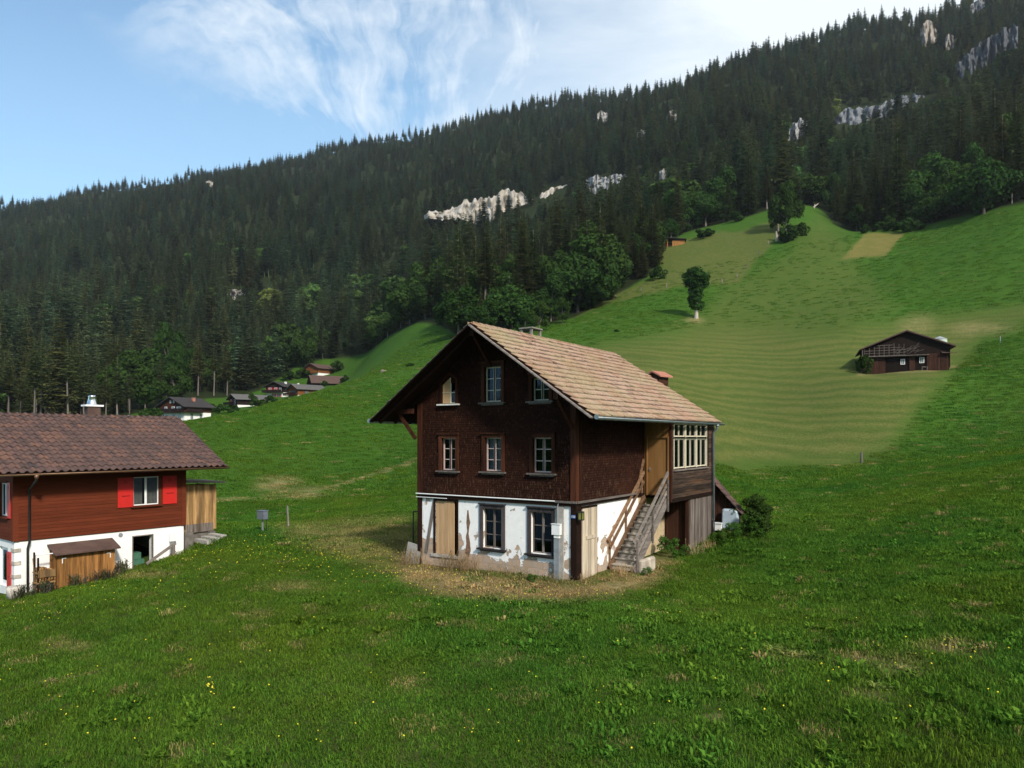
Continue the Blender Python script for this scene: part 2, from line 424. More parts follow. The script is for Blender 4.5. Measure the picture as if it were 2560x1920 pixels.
M['moss_glass'] = plain('mossy_lantern', (.20, .19, .04), .4, .4)

# conifer / broadleaf / grass materials
M['needle'] = leaf_mat('spruce_needles', (.037, .056, .023), (.108, .118, .042), .2)
M['needle_far'] = leaf_mat('far_spruce_needles', (.036, .062, .032), (.092, .130, .060), .2, True)
M['leaf'] = leaf_mat('broad_leaves', (.020, .046, .011), (.048, .094, .022), .3)
M['leaf_far'] = leaf_mat('far_broad_leaves', (.035, .074, .020), (.08, .14, .036), .3, True)
M['grass'] = leaf_mat('grass_blades', (.033, .090, .010), (.108, .222, .027), .35, True)
M['weed'] = leaf_mat('weed_leaves', (.03, .075, .012), (.08, .15, .03), .3)
M['dry_weed'] = leaf_mat('dry_weeds', (.22, .15, .075), (.42, .31, .17), .3)
M['heather'] = leaf_mat('flower_stems', (.05, .075, .025), (.13, .10, .085), .3)

# ------------------------------------------------------------------ terrain
FD = 1555.4       # the photo's focal length in units of its 2212-wide view, used to lay out the land by bearing and distance
DX = lambda xp: (xp - 1106.) / FD
COLS = {   # bearing: (distance, height relative to the eye)
 -700: [(6,-6),(12,-7.2),(20,-8.2),(28,-8.8),(40,-9),(60,-9.5),(100,-8),(160,-4),(225,2),(300,14),(500,70),(800,180),(1250,330)],
 -300: [(6,-5.6),(12,-6.5),(20,-7.2),(28,-7.4),(40,-7.4),(60,-7.6),(100,-5.5),(160,-1),(225,5),(300,20),(500,78),(800,195),(1250,360)],
 0: [(6,-5.3),(10,-5.5),(15,-5.8),(20,-6.05),(26,-6.3),(34,-6.2),(45,-6.1),(60,-6),(90,-4),(130,-1),(200,5),(240,8),(300,24),(500,85),(800,208),(1250,393)],
 200: [(6,-5.2),(10,-5.35),(20,-5.75),(27,-5.75),(34,-5.4),(45,-5.6),(60,-6),(90,-3.5),(130,0),(200,5),(240,8.5),(300,24),(500,88),(800,222),(1250,417)],
 400: [(6,-5.05),(10,-5.2),(20,-5.3),(30,-5.0),(36,-4.8),(45,-5.8),(60,-5.2),(75,-3.2),(108,2.1),(130,2.1),(150,2.4),(200,4.8),(240,9.5),(280,18),(340,36),(500,98),(800,245),(1250,442)],
 500: [(75,-3.1),(100,2.2),(120,3.9),(150,3.6),(200,5.8),(250,10.5)],
 600: [(6,-4.95),(10,-5.05),(20,-5.0),(30,-4.9),(36,-4.68),(45,-5.4),(62,-5.2),(80,-2.9),(108,4.0),(128,6.2),(155,6.6),(200,9.0),(250,11.8),(285,15.2),(330,29),(400,56),(500,104),(800,262),(1250,473)],
 690: [(100,3.2),(122,7.0),(138,8.7),(170,9.9),(200,11.6),(230,14.0),(260,16.2),(290,19.6),(316,26.5)],
 750: [(10,-4.95),(20,-4.9),(30,-4.85),(38,-4.75),(48,-5),(65,-4.7),(85,-1.9),(115,5.4),(142,10.5),(170,12.2),(200,14.4),(230,16.6),(265,19.2),(295,22.),(318,30.),(340,38),(400,58),(500,106),(800,268),(1250,497)],
 810: [(140,11.8),(200,18.),(250,25.5),(300,36.)],
 900: [(10,-4.9),(24,-4.8),(40,-4.6),(50,-4.6),(70,-3.4),(100,2.5),(145,14.3),(200,25),(260,40),(320,54),(500,118),(800,280),(1200,497)],
 1050: [(10,-4.85),(18,-4.8),(23,-4.75),(30,-4.75),(40,-4.4),(60,-2.6),(100,5),(145,17),(190,28),(260,46),(400,94),(550,158),(800,310),(1150,505)],
 1240: [(10,-4.8),(18,-4.75),(40,-3.9),(60,-1.6),(100,7),(150,20.5),(190,31.5),(260,56),(400,112),(600,210),(800,335),(1100,508)],
 1430: [(10,-4.75),(18,-4.7),(60,-1.2),(80,3),(110,10),(150,22),(200,39.5),(230,52),(262,68.5),(320,90),(450,156),(700,310),(1030,490)],
 1600: [(10,-4.75),(20,-4.75),(45,-4.5),(70,-3.3),(85,-.5),(110,6),(150,20),(200,41),(240,63),(275,82),(320,98),(450,172),(700,345),(980,494)],
 1720: [(240,67.5),(270,84),(295,94)],
 1850: [(6,-4.65),(12,-4.6),(22,-4.45),(32,-4.2),(45,-3.9),(65,-3.3),(80,-2.7),(92,2),(115,10),(150,24),(200,46),(230,64.5),(255,72),(300,92),(450,180),(650,326),(900,510)],
 2050: [(6,-4.6),(12,-4.4),(22,-4.0),(32,-3.5),(45,-3),(65,-2.1),(82,-1.3),(98,4),(118,11),(150,26),(190,48),(222,66),(300,104),(450,196),(650,349),(860,508)],
 2212: [(6,-4.5),(12,-4.2),(22,-3.7),(32,-3),(45,-2.2),(65,-1),(85,0.2),(105,7),(130,19),(160,36),(200,63),(300,118),(450,220),(650,380),(800,532)],
 2600: [(6,-4.4),(12,-3.8),(22,-3),(32,-2),(45,-.5),(85,4.5),(105,12),(130,26),(160,45),(200,73),(300,135),(450,245),(700,470)],
 3000: [(6,-4.3),(12,-3.5),(22,-2.4),(45,1),(85,8),(130,32),(200,82),(300,148),(450,265),(700,500)],
}
TH = R(34); VR = np.array([math.sin(TH), math.cos(TH)]); UL = np.array([-math.cos(TH), math.sin(TH)]); HC = np.array([2.107, 23.7])
TH2 = R(38); VR2 = np.array([math.sin(TH2), math.cos(TH2)]); UL2 = np.array([-math.cos(TH2), math.sin(TH2)]); CC = np.array([-.6912 * 28, 28.])
hp = lambda u, v: HC + u * UL + v * VR
cp2 = lambda u, v: CC + u * UL2 + v * VR2
ctl = []
for xp, lst in COLS.items():
    for dd, z in lst: ctl.append((DX(xp), dd, z))
for p, z in ((hp(0, 0), 0), (hp(6.85, 0), -.1), (hp(3.4, 0), -.05), (hp(0, 3), .03), (hp(0, 7), .06), (hp(-1.1, 7.6), .06), (hp(-1.1, 10), .35), (hp(-1.6, 11.5), .75), (hp(6.85, 9), .2), (hp(3, 5), 0.), (hp(-4, 6), -.15),
             (hp(-2.5, 2), -.1), (hp(-4, 12), .5), (hp(-1, -1.5), -.06), (hp(5, -2), -.15), (hp(9, 0), -.15),
             (cp2(0, 0), -1.43), (cp2(-.5, 1.4), -1.32), (cp2(-.5, 3.4), -1.15), (cp2(0, 5.3), -.93), (cp2(0, 6.7), -.66), (cp2(-.3, 8.6), .02), (cp2(-.2, 7.5), -.30), (cp2(4, 9), .1), (cp2(-2, 3), -1.2), (cp2(-2.5, -2), -1.75)):
    ctl.append((p[0] / p[1], p[1], z - CZ))
for xp, dd, yv in ((1878, 119.7, 808), (2052, 115, 798), (1945, 117.5, 803), (1990, 116, 800), (1945, 106, 826), (2000, 124, 788),
        (398, 200, 908), (330, 205, 907), (512, 246, 884), (480, 250, 884), (540, 252, 880), (612, 285, 861), (560, 287, 862), (640, 290, 857), (643, 272, 861), (600, 276, 864), (687, 318, 817), (650, 318, 819), (715, 326, 808), (676, 296, 844), (745, 303, 830), (700, 338, 777), (660, 340, 785)):
    ctl.append((DX(xp), dd, (944 - yv) / FD * dd))
ctl = np.array(ctl)
KX, KY = 1.0, .55
cx, cy, cs = ctl[:, 0] * KX, np.log(ctl[:, 1]) * KY, ctl[:, 2] / ctl[:, 1]
def ker(r2): return np.where(r2 > 1e-12, r2 * np.log(np.maximum(r2, 1e-12)), 0.)
n = len(cx)
K = ker((cx[:, None] - cx) ** 2 + (cy[:, None] - cy) ** 2) + np.eye(n) * 6e-5
Pm = np.stack([np.ones(n), cx, cy], 1)
A = np.block([[K, Pm], [Pm.T, np.zeros((3, 3))]])
sol = np.linalg.solve(A, np.concatenate([cs, np.zeros(3)])); wts, aff = sol[:n], sol[n:]


def hashn(ix, iy, s):
    h = (ix.astype(np.int64) * 374761393 + iy.astype(np.int64) * 668265263 + s * 974634533) & 0xffffffff
    h = ((h ^ (h >> 13)) * 1274126177) & 0xffffffff
    return ((h ^ (h >> 16)) & 0xffff) / 65535.


def vnoise(x, y, s=0):
    ix, iy = np.floor(x), np.floor(y); fx, fy = x - ix, y - iy; fx = fx * fx * (3 - 2 * fx); fy = fy * fy * (3 - 2 * fy)
    a, b, c, d = hashn(ix, iy, s), hashn(ix + 1, iy, s), hashn(ix, iy + 1, s), hashn(ix + 1, iy + 1, s)
    return (a + (b - a) * fx) * (1 - fy) + (c + (d - c) * fx) * fy


def fbm(x, y, s=0, o=4):
    r = 0.; a = .5
    for k in range(o): r = r + a * (vnoise(x * 2 ** k, y * 2 ** k, s + k) - .5); a *= .5
    return r


def gz(x, y):
    x = np.atleast_1d(np.asarray(x, float)); y = np.atleast_1d(np.asarray(y, float))
    yy = np.maximum(y, 6.); l = np.clip(x / yy, -1.6, 1.6); px, py = l * KX, np.log(yy) * KY; out = np.empty(len(px))
    for i in range(0, len(px), 20000):
        s = slice(i, i + 20000)
        out[s] = ker((px[s, None] - cx) ** 2 + (py[s, None] - cy) ** 2) @ wts + aff[0] + aff[1] * px[s] + aff[2] * py[s]
    z = out * yy + CZ
    far = np.clip((yy - 200) / 500, 0, 1)
    amp = np.clip((yy - 34) / 60, 0, 1) * .55
    z = z + fbm(x / 22, y / 22, 3) * amp + fbm(x / 3.1, y / 3.1, 9, 3) * .07 + far * fbm(x / 90, y / 90, 21, 5) * 40
    return z


def g1(x, y): return float(gz(x, y)[0])
def at(xp, dd): x = DX(xp) * dd; return Vector((x, dd, g1(x, dd)))
def view_y(z, dd): return 944. - (z - CZ) / dd * FD


EDGE = np.array([(-900,185),(-300,190),(0,198),(230,204),(330,236),(420,262),(480,275),(560,300),(640,338),(700,340),(745,338),(800,314),(900,266),(950,238),(985,196),(1080,182),(1150,182),(1240,190),(1300,206),(1400,228),(1440,262),(1480,288),(1600,280),(1690,285),(1760,302),(1800,262),(1880,247),(1900,240),(2000,228),(2050,224),(2212,205),(2600,203),(3100,205)], float)
def edge_d(l): return np.interp(l * FD + 1106, EDGE[:, 0], EDGE[:, 1])


def soft_poly(px, py, poly, soft):
    """1 inside the patch, fading out over 'soft' beyond its edge"""
    poly = np.array(poly, float); inside = np.zeros(px.shape, bool); dmin = np.full(px.shape, 1e9)
    for i in range(len(poly)):
        a, b = poly[i], poly[(i + 1) % len(poly)]
        c = ((a[1] > py) != (b[1] > py)) & (px < (b[0] - a[0]) * (py - a[1]) / (b[1] - a[1] + 1e-9) + a[0]); inside ^= c
        ex, ey = b - a; t = np.clip(((px - a[0]) * ex + (py - a[1]) * ey) / (ex * ex + ey * ey + 1e-9), 0, 1)
        dmin = np.minimum(dmin, np.hypot(px - a[0] - t * ex, py - a[1] - t * ey))
    return np.clip(.5 + np.where(inside, dmin, -dmin) / (2 * soft), 0, 1)


def line_d(px, py, pts):
    dm = np.full(px.shape, 1e9)
    for a, b in zip(pts[:-1], pts[1:]):
        a, b = np.array(a, float), np.array(b, float); e = b - a
        t = np.clip(((px - a[0]) * e[0] + (py - a[1]) * e[1]) / (e @ e), 0, 1); dm = np.minimum(dm, np.hypot(px - a[0] - t * e[0], py - a[1] - t * e[1]))
    return dm


def ground_masks(x, y, z):
    """mown hay, dry, olive pasture and track amounts of the meadow at a ground point"""
    yy = np.maximum(y, 5.); px = x / yy * FD + 1106; py = 944 - (z - CZ) / yy * FD
    w = fbm(x / 5., y / 5., 40, 4) * np.clip(1.2 - yy / 200, .25, 1) * 26; w2 = fbm(x / 9., y / 9., 50, 4) * 26
    qx, qy = px + w, py + w2
    hay = soft_poly(qx, qy, [(1330,742),(1450,716),(1600,704),(1730,716),(1830,711),(2030,686),(2212,667),(2320,655),(2320,688),(2212,698),(2120,722),(2065,792),(1985,880),(1925,965),(1868,992),(1700,1004),(1560,1016),(1440,1010),(1250,900),(1220,770)], 24)
    hay = hay * np.clip((yy - 62) / 10, 0, 1)
    olive = soft_poly(qx, qy, [(1490,705),(1560,630),(1700,545),(1770,470),(1835,520),(1850,570),(1900,630),(1930,660),(1820,712),(1700,722),(1480,735)], 22) * (yy > 90)
    past = soft_poly(qx, qy, [(1240,690),(1330,628),(1430,590),(1420,532),(1560,500),(1700,470),(1668,525),(1592,612),(1480,620),(1330,652)], 4) * (yy > 120)
    yel = soft_poly(px + w * .45, py + w2 * .45, [(1818,556),(1868,505),(1955,503),(1912,553)], 2.5) * (yy > 120)
    dry = np.maximum(soft_poly(qx, qy, [(860,1195),(905,1190),(905,1215),(1240,1262),(1310,1235),(1340,1225),(1440,1200),(1450,1215),(1395,1264),(1325,1288),(1180,1300),(950,1290),(862,1250)], 13), .5 * soft_poly(qx, qy, [(590,1146),(700,1132),(800,1124),(905,1122),(905,1215),(870,1246),(700,1190)], 18)) * (yy < 45)
    tan = np.zeros_like(px)
    for (a, b, rx, ry, s) in ((600,1046,50,18,.6),(665,1062,45,12,.5),(2070,1400,70,16,.6),(1960,1440,60,22,.45),(1870,1425,50,14,.35),(880,1480,22,20,.5),(1540,1550,28,10,.6),(120,1470,35,9,.7),(1080,1430,40,10,.45),(1700,1420,60,14,.4),(560,1330,40,10,.35),
                              (150,1395,70,14,.35),(1980,700,40,24,.4),(2120,712,70,13,.45),(1500,690,24,9,.7),(640,1270,80,12,.3),(800,1700,90,15,.5),(330,1240,60,10,.4),(1890,1500,60,16,.35)):
        tan = np.maximum(tan, s * np.clip(1.35 - np.hypot((qx - a) / rx, (qy - b) / ry), 0, 1))
    tr = line_d(px, py, [(380,1083),(480,1079),(600,1074),(660,1067),(730,1048),(800,1027),(880,1003),(960,960)]) * (yy > 40) + 1e3 * (yy <= 40)
    track = np.clip(1.15 - np.abs(tr - 2.2) / 2.0, 0, 1) * .6 * (yy < 130)
    l3 = line_d(px, py, [(1855,808),(2020,800),(2065,790)]); track = np.maximum(track, np.clip(1.2 - l3 / 4, 0, 1) * .55 * (yy > 90) * (yy < 130))
    return hay, np.maximum(np.maximum(dry * .85, tan), track), np.maximum(olive * .55, past), yel


def build_ground():
    la = np.concatenate([np.linspace(-1.6, -.85, 26)[:-1], np.linspace(-.85, .85, 520), np.linspace(.85, 1.6, 26)[1:]])
    dep = np.concatenate([np.exp(np.linspace(math.log(6.), math.log(60), 260))[:-1], np.exp(np.linspace(math.log(60), math.log(320), 210))[:-1], np.exp(np.linspace(math.log(320), math.log(1500), 130))])
    dep = np.concatenate([dep, [1540, 1600, 1750]]); back = [-400, -120, -40, -15, -4, 1., 4.]
    rows = [(b, 420 if b < -100 else (160 if b < -30 else (50 if b < -10 else (20 if b < 0 else 9.)))) for b in back] + [(q, q) for q in dep]
    X = np.concatenate([la * w for _, w in rows]); Y = np.concatenate([np.full(len(la), q) for q, _ in rows])
    Z = gz(X, Y)
    # past the skyline the mountain turns down again
    ridge = np.interp(X / np.maximum(Y, 6) * FD + 1106, [-700, 0, 750, 1100, 1430, 1850, 2212, 2600], [1250, 1250, 1250, 1120, 1030, 900, 800, 740])
    over = np.maximum(Y - ridge, 0)
    Zr = gz(X / np.maximum(Y, 6) * np.minimum(ridge, np.maximum(Y, 6)), np.minimum(Y, ridge))
    Z = np.where(over > 0, Zr - over * .35, Z)
    bk = Y < 6; Z = np.where(bk, Z - np.clip(-Y, 0, 45) * .10 + np.maximum(-Y - 60, 0) * .30, Z)
    nc = len(la); nr = len(rows); i = np.arange(nr - 1)[:, None] * nc + np.arange(nc - 1)[None]
    F = np.stack([i, i + 1, i + nc + 1, i + nc], -1).reshape(-1, 4)
    hay, dry, ol, yel = ground_masks(X, Y, Z)
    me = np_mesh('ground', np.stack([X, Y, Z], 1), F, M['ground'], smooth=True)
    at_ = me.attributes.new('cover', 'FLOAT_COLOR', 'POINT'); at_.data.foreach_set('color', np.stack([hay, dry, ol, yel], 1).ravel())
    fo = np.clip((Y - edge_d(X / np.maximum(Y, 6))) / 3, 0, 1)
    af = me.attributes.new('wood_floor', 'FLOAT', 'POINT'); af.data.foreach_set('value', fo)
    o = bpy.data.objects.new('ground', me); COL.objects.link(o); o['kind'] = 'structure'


def ground_mat():
    m, t, b = new_mat('meadow_ground'); v = t.obj(); cv = t.attr('cover'); sp = t.n('ShaderNodeSeparateColor', i0=cv.outputs['Color']).outputs
    yel = cv.outputs['Alpha']; fo = t.attr('wood_floor').outputs['Fac']
    n0, n1, n2, n3 = t.noise(v, .045, 4), t.noise(v, .35, 5), t.noise(v, 2.6, 5, .65), t.noise(v, 16., 4, .7)
    mid = t.noise(t.vscale(v, 1., 1., 2.), 1.1, 5, .7)
    c = t.mix(t.mapr(n1, .3, .7), (.025, .078, .007), (.052, .118, .013))
    c = t.mix(t.mapr(n0, .42, .66, 0, .5), c, (.052, .100, .012))
    c = t.mix(t.mapr(n2, .46, .72, 0, .8), c, (.016, .054, .005))
    c = t.mix(t.mapr(n3, .5, .8, 0, .6), c, (.068, .150, .02)); n4 = t.noise(t.vscale(v, 1., 1., 1.6), 5., 4, .75); c = t.mix(t.mapr(n4, .5, .64, 0, .6), c, (.014, .042, .005)); c = t.mix(t.mapr(n4, .5, .36, 0, .45), c, (.070, .125, .018))
    c = t.mix(t.mapr(mid, .58, .75, 0, .35), c, (.080, .105, .022))
    nr = t.mapr(t.n('ShaderNodeVectorMath', {'operation': 'LENGTH'}, i0=v).outputs['Value'], 25., 60., .75, 0.)
    c = t.mix(t.m('MULTIPLY', nr, t.mapr(n2, .35, .6, .25, 1.)), c, (.075, .062, .024))
    z = t.sep(v)[2]
    wz = t.m('ADD', t.m('ADD', z, t.m('MULTIPLY', t.m('SUBTRACT', t.noise(v, .03, 3), .5), 7.)), t.m('MULTIPLY', t.m('SUBTRACT', t.noise(v, .4, 4), .5), .9))
    band = t.noise(t.comb(0., 0., wz), .9, 2, .5)
    band2 = t.noise(t.comb(t.m('MULTIPLY', t.sep(v)[0], .02), 0., wz), 3.2, 3, .6)
    sw = t.m('SINE', t.m('ADD', t.m('MULTIPLY', wz, 4.6), t.m('MULTIPLY', t.noise(v, .05, 3), 4.5)))
    sw = t.m('ADD', t.m('MULTIPLY', sw, .5), .5); sw = t.m('ADD', t.m('MULTIPLY', sw, .55), t.m('ADD', t.m('MULTIPLY', t.m('SUBTRACT', band, .5), .9), t.m('MULTIPLY', t.m('SUBTRACT', band2, .5), .7)))
    hy = t.mix(t.mapr(sw, -.1, .75), (.042, .080, .011), (.122, .126, .032))
    hy = t.mix(t.mapr(n1, .45, .7, 0, .45), hy, (.080, .122, .022)); n5 = t.noise(t.vscale(v, 1., 1., 1.6), 5.5, 4, .75); hy = t.mix(t.mapr(n5, .48, .62, 0, .75), hy, (.036, .058, .010)); hy = t.mix(t.mapr(n5, .50, .38, 0, .55), hy, (.155, .150, .055)); hy = t.mix(t.mapr(n3, .52, .72, 0, .5), hy, (.15, .145, .055)); hy = t.mix(t.mapr(mid, .5, .68, 0, .4), hy, (.055, .082, .016))
    c = t.mix(sp[0], c, hy)
    ol = t.mix(t.mapr(n2, .35, .65), (.056, .086, .017), (.125, .116, .036))
    ol = t.mix(t.mapr(t.noise(v, .8, 5, .7), .4, .7, 0, .6), ol, (.05, .078, .014))
    c = t.mix(t.m('MULTIPLY', sp[2], t.mapr(n1, .25, .6, .6, 1.)), c, ol)
    dr = t.mix(t.mapr(n3, .3, .7), (.20, .15, .066), (.43, .325, .165)); dr = t.mix(t.mapr(n2, .54, .70, 0, .7), dr, (.06, .08, .016))
    c = t.mix(t.m('MULTIPLY', sp[1], t.m('MULTIPLY', t.mapr(n2, .25, .55, .55, 1.), t.mapr(t.noise(v, .9, 5, .7), .36, .58, .25, 1.))), c, dr)
    yc = t.mix(t.mapr(n4, .36, .62), (.20, .165, .05), (.095, .092, .024)); c = t.mix(yel, c, t.mix(t.mapr(n1, .4, .65, 0, .5), yc, (.085, .10, .022)))
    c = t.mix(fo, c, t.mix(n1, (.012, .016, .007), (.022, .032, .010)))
    h = t.m('ADD', t.m('MULTIPLY', n3, .5), n2)
    setb(t, b, c, 1., .05, t.bump(h, .9, .12))
    return m


M['ground'] = ground_mat()
build_ground()


# ------------------------------------------------------------------ the old farmhouse
def window(parent, F, a0, a1, b0, b1, cols=2, rows=3, cw=.13, m_case='casing_wood', m_sash='white_paint', m_sill='grey_wood', m_glass='glass', top=None,
           out=.05, rec=.10, mull='casing_wood', name='window', label=None, sill=True, head=.04, curtain=None):
    c = MB(F); e = .003
    c.box(a0 - cw, a0, b0 - .02, b1 + cw, e - .01, out); c.box(a1, a1 + cw, b0 - .02, b1 + cw, e - .01, out)
    c.box(a0 - cw - .03, a1 + cw + .03, b1 + cw, b1 + cw + head, e - .01, out + .05); c.box(a0, a1, b1, b1 + cw, e - .01, out - .004)
    w = c.build(name, M[m_case], parent, label=label)
    s = MB(F); fw = .045; t0, t1 = -rec - .05, -rec
    s.box(a0, a0 + fw, b0, b1, t0, t1); s.box(a1 - fw, a1, b0, b1, t0, t1); s.box(a0 + fw, a1 - fw, b0, b0 + fw, t0, t1 - .002); s.box(a0 + fw, a1 - fw, b1 - fw, b1, t0, t1 - .002)
    step = (a1 - a0) / cols
    for i in range(1, cols):
        x = a0 + i * step; s.box(x - fw, x - .018, b0 + fw, b1 - fw, t0, t1 - .001); s.box(x + .018, x + fw, b0 + fw, b1 - fw, t0, t1 - .001)
    for j in range(1, rows):
        y = b0 + (b1 - b0) * j / rows
        for i in range(cols): s.box(a0 + i * step + fw, a0 + (i + 1) * step - fw, y - .014, y + .014, t0 + .01, t1 - .006)
    s.build('sash', M[m_sash], w)
    for i in range(1, cols):
        g = MB(F); x = a0 + i * step; g.box(x - .018, x + .018, b0 + fw, b1 - fw, t0, t1 + .016); g.build('mullion', M[mull], w)
    g = MB(F); y = -rec - .03
    g.add([(a0, b0, y), (a1, b0, y), (a1, b1, y), (a0, b1, y)], [(0, 1, 2, 3)]); g.build('pane', M[m_glass], w)
    if sill:
        g = MB(F); g.box(a0 - cw - .08, a1 + cw + .06, b0 - .075, b0 - .022, -.10, .13)
        g.box(a0 - cw + .02, a1 + cw - .02, b0 - .125, b0 - .075, e - .01, .07); g.build('sill', M[m_sill], w)
    if curtain:
        k = MB(F); n = 26
        for h0, h1 in curtain:
            P = []
            for i in range(n + 1):
                x = a0 + (a1 - a0) * (h0 + (h1 - h0) * i / n); o = -rec - .11 + .018 * math.sin(i * 1.9) + .01 * math.sin(i * .7)
                P += [(x, b0 + .05, o), (x, b1 - .05, o)]
            k.add(P, [(2 * i, 2 * i + 2, 2 * i + 3, 2 * i + 1) for i in range(n)])
        k.build('curtain', M['lace'] if m_case != 'chalet_red' else M['curtain'], w)
    return w


FH = thing('old_farmhouse', 'weathered farmhouse with dark shingled upper floors, peeling white ground floor and pale tile roof', 'house', (HC[0], HC[1], 0), -TH)
W, LEN, ZB = 6.85, 10.5, 2.55
XR, ZR, PT = -3.43, 8.56, .690           # ridge x, roof underside at the ridge, pitch
fF, fR, fL, fB = face_m('front'), face_m('right'), face_m('left', -W), face_m('back', LEN)
gab = [(PT, 1, ZR + PT * XR - .02), (-PT, 1, ZR - PT * XR - .02)]       # under the roof planes
up_w = [(-5.70, -5.03, 3.50, 4.69), (-3.70, -2.98, 3.52, 4.71), (-1.67, -.92, 3.52, 4.71)]
at_w = [(-3.72, -2.99, 5.98, 7.23), (-1.70, -1.02, 5.97, 6.74), (-5.66, -5.04, 5.98, 6.72)]
# the attic window on the left has a cut corner following the roof
b = MB()
wall(b, fF, -W, 0, ZB, 8.6, up_w + at_w, .2, gab)
wall(b, fR, 0.2, LEN, ZB, 6.12, [(6.2, 8.9, 3.0, 5.0)], .2)
wall(b, fL, -LEN, -.2, ZB, 6.12, [], .2)
Mb = face_m('back', LEN); wall(b, Mb, 0, W, ZB, 8.6, [], .2, [(-PT, 1, ZR + PT * XR - .02), (PT, 1, ZR - PT * XR - .02)])
b.box(-W + .2, -.2, .2, LEN - .2, ZB, ZB + .1); b.box(-W + .2, -.2, .2, LEN - .2, 5.3, 5.4); b.box(-W + .2, -.2, 2.6, 2.7, ZB + .1, 5.3); b.box(-5.6, -1.3, 2.6, 2.7, 5.4, 7.0)
b.build('shingled_wall', M['shingle'], FH)
lo_w = [(-6.02, -5.0, .36, 2.35), (-3.80, -2.98, .78, 2.18), (-1.76, -.93, .76, 2.18)]
b = MB(); rl = .02
wall(b, face_m('front', rl), -W + .16, -.2, -.7, ZB - .12, lo_w, .4)
b.build('plaster_wall', M['plaster_old'], FH)
b = MB(); wall(b, face_m('right', -rl), .42, 5.0, -.7, ZB - .10, [], .35); b.build('plaster_wall', M['plaster_old'], FH)
b = MB(); wall(b, face_m('right', -rl), 5.0, LEN, -.7, ZB - .10, [], .35); b.build('tan_wall', M['tan_plaster'], FH)
b = MB(); wall(b, face_m('left', -W + rl), -LEN, -.16, -.7, ZB - .1, [], .35); wall(b, face_m('back', LEN - rl), 0.2, W - .2, -.7, ZB - .1, [], .3); b.build('plaster_wall', M['plaster_old'], FH)
b = MB(); b.box(-W + .45, -.45, .45, LEN - .45, -.3, -.2); b.build('cellar_floor', M['concrete'], FH)
# sill beams and the two white strips over the ground floor
b = MB(); b.box(-W - .03, .03, -.05, .16, ZB - .12, ZB); b.box(-.16, .05, .16, 5.45, ZB - .12, ZB); b.box(-W - .05, -W + .16, .16, LEN, ZB - .12, ZB); b.build('sill_beam', M['dark_wood'], FH)
b = MB(); b.tube([(-W - .06, -.085, ZB + .03), (-.75, -.085, ZB + .03)], .022, 8); b.tube([(-W - .06, -.08, ZB - .10), (-5.4, -.08, ZB - .10)], .014, 6); b.build('white_pipe', M['pvc'], FH)
b = MB(); b.beam((-.75, -.075, ZB + .02), (.06, -.075, ZB + .02), .05, .07); b.beam((.075, -.05, ZB + .02), (.075, 4.6, ZB + .02), .06, .07); b.build('drip_board', M['grey_wood_y'], FH)
for x in (-W - .03, -.19):
    b = MB(); b.box(x, x + .22, -.045, .16, ZB, 6.0 if x < -1 else 5.95); b.build('corner_post', M['post_wood'], FH)
b = MB(); b.box(-.17, .045, .165, .33, ZB, 5.9); b.build('corner_post', M['post_wood'], FH)
b = MB(); b.box(-.19, .035, -.03, .30, -.5, ZB - .12); b.build('corner_post', M['dark_wood'], FH)
b = MB(); b.box(-W - .03, -W + .17, -.03, .2, -.5, ZB - .12); b.build('corner_post', M['dark_wood'], FH)
for i, h in enumerate(up_w):
    window(FH, fF, *h, m_sash='pink_paint', curtain=[(.05, .97)] if i == 1 else None, m_glass='glass')
for i, h in enumerate(at_w[:2]):
    window(FH, fF, *h, rows=3 if i == 0 else 2, m_sash='cream_paint', head=.06)
# attic window with the pointed top: left leaf boarded, right leaf glazed
h = at_w[2]; xm = -5.30
w_ = MB(fF); w_.box(h[0] - .13, h[0], h[2] - .02, h[3] + .02, -.007, .05); w_.box(h[1], h[1] + .12, h[2] - .02, h[3] + .13, -.007, .05)
w_.beam((h[0] - .14, h[3] - .02, .02), (xm, h[3] + .36, .02), .07, .10, (0, 0, 1)); w_.beam((xm, h[3] + .36, .021), (h[1] + .13, h[3] + .1, .021), .07, .10, (0, 0, 1))
aw = w_.build('window', M['casing_wood'], FH, label='pointed attic window with one pale boarded leaf')
b = MB(fF); b.prism([(h[0] + .01, h[2]), (xm, h[2]), (xm, h[3] + .20), (h[0] + .01, h[3] - .06)], -.05, .006); b.build('boarded_leaf', M['fresh_wood'], aw)
b = MB(fF); b.beam((h[0] + .01, 6.38, .012), (xm, 6.38, .012), .02, .03); b.box(xm, xm + .03, h[2], h[3] + .2, -.05, .02); b.box(h[1] - .035, h[1], h[2], h[3], -.06, -.01); b.box(xm + .03, h[1], 6.36, 6.39, -.05, -.012); b.box(xm + .03, h[1], h[2], h[2] + .03, -.05, -.014)
b.build('sash', M['cream_paint'], aw)
b = MB(fF); b.add([(xm, h[2], -.04), (h[1], h[2], -.04), (h[1], h[3], -.04), (xm, h[3], -.04)], [(0, 1, 2, 3)]); b.build('pane', M['glass'], aw)
b = MB(fF); b.box(h[0] - .2, h[1] + .2, h[2] - .08, h[2] - .025, -.05, .13); b.build('sill', M['white_paint'], aw)
for h in lo_w[1:]:
    window(FH, face_m('front', rl), *h, m_case='dark_grey_wood', m_sash='grey_wood', m_sill='dark_grey_wood', mull='grey_wood', m_glass='glass_dark', cw=.14, out=.05)
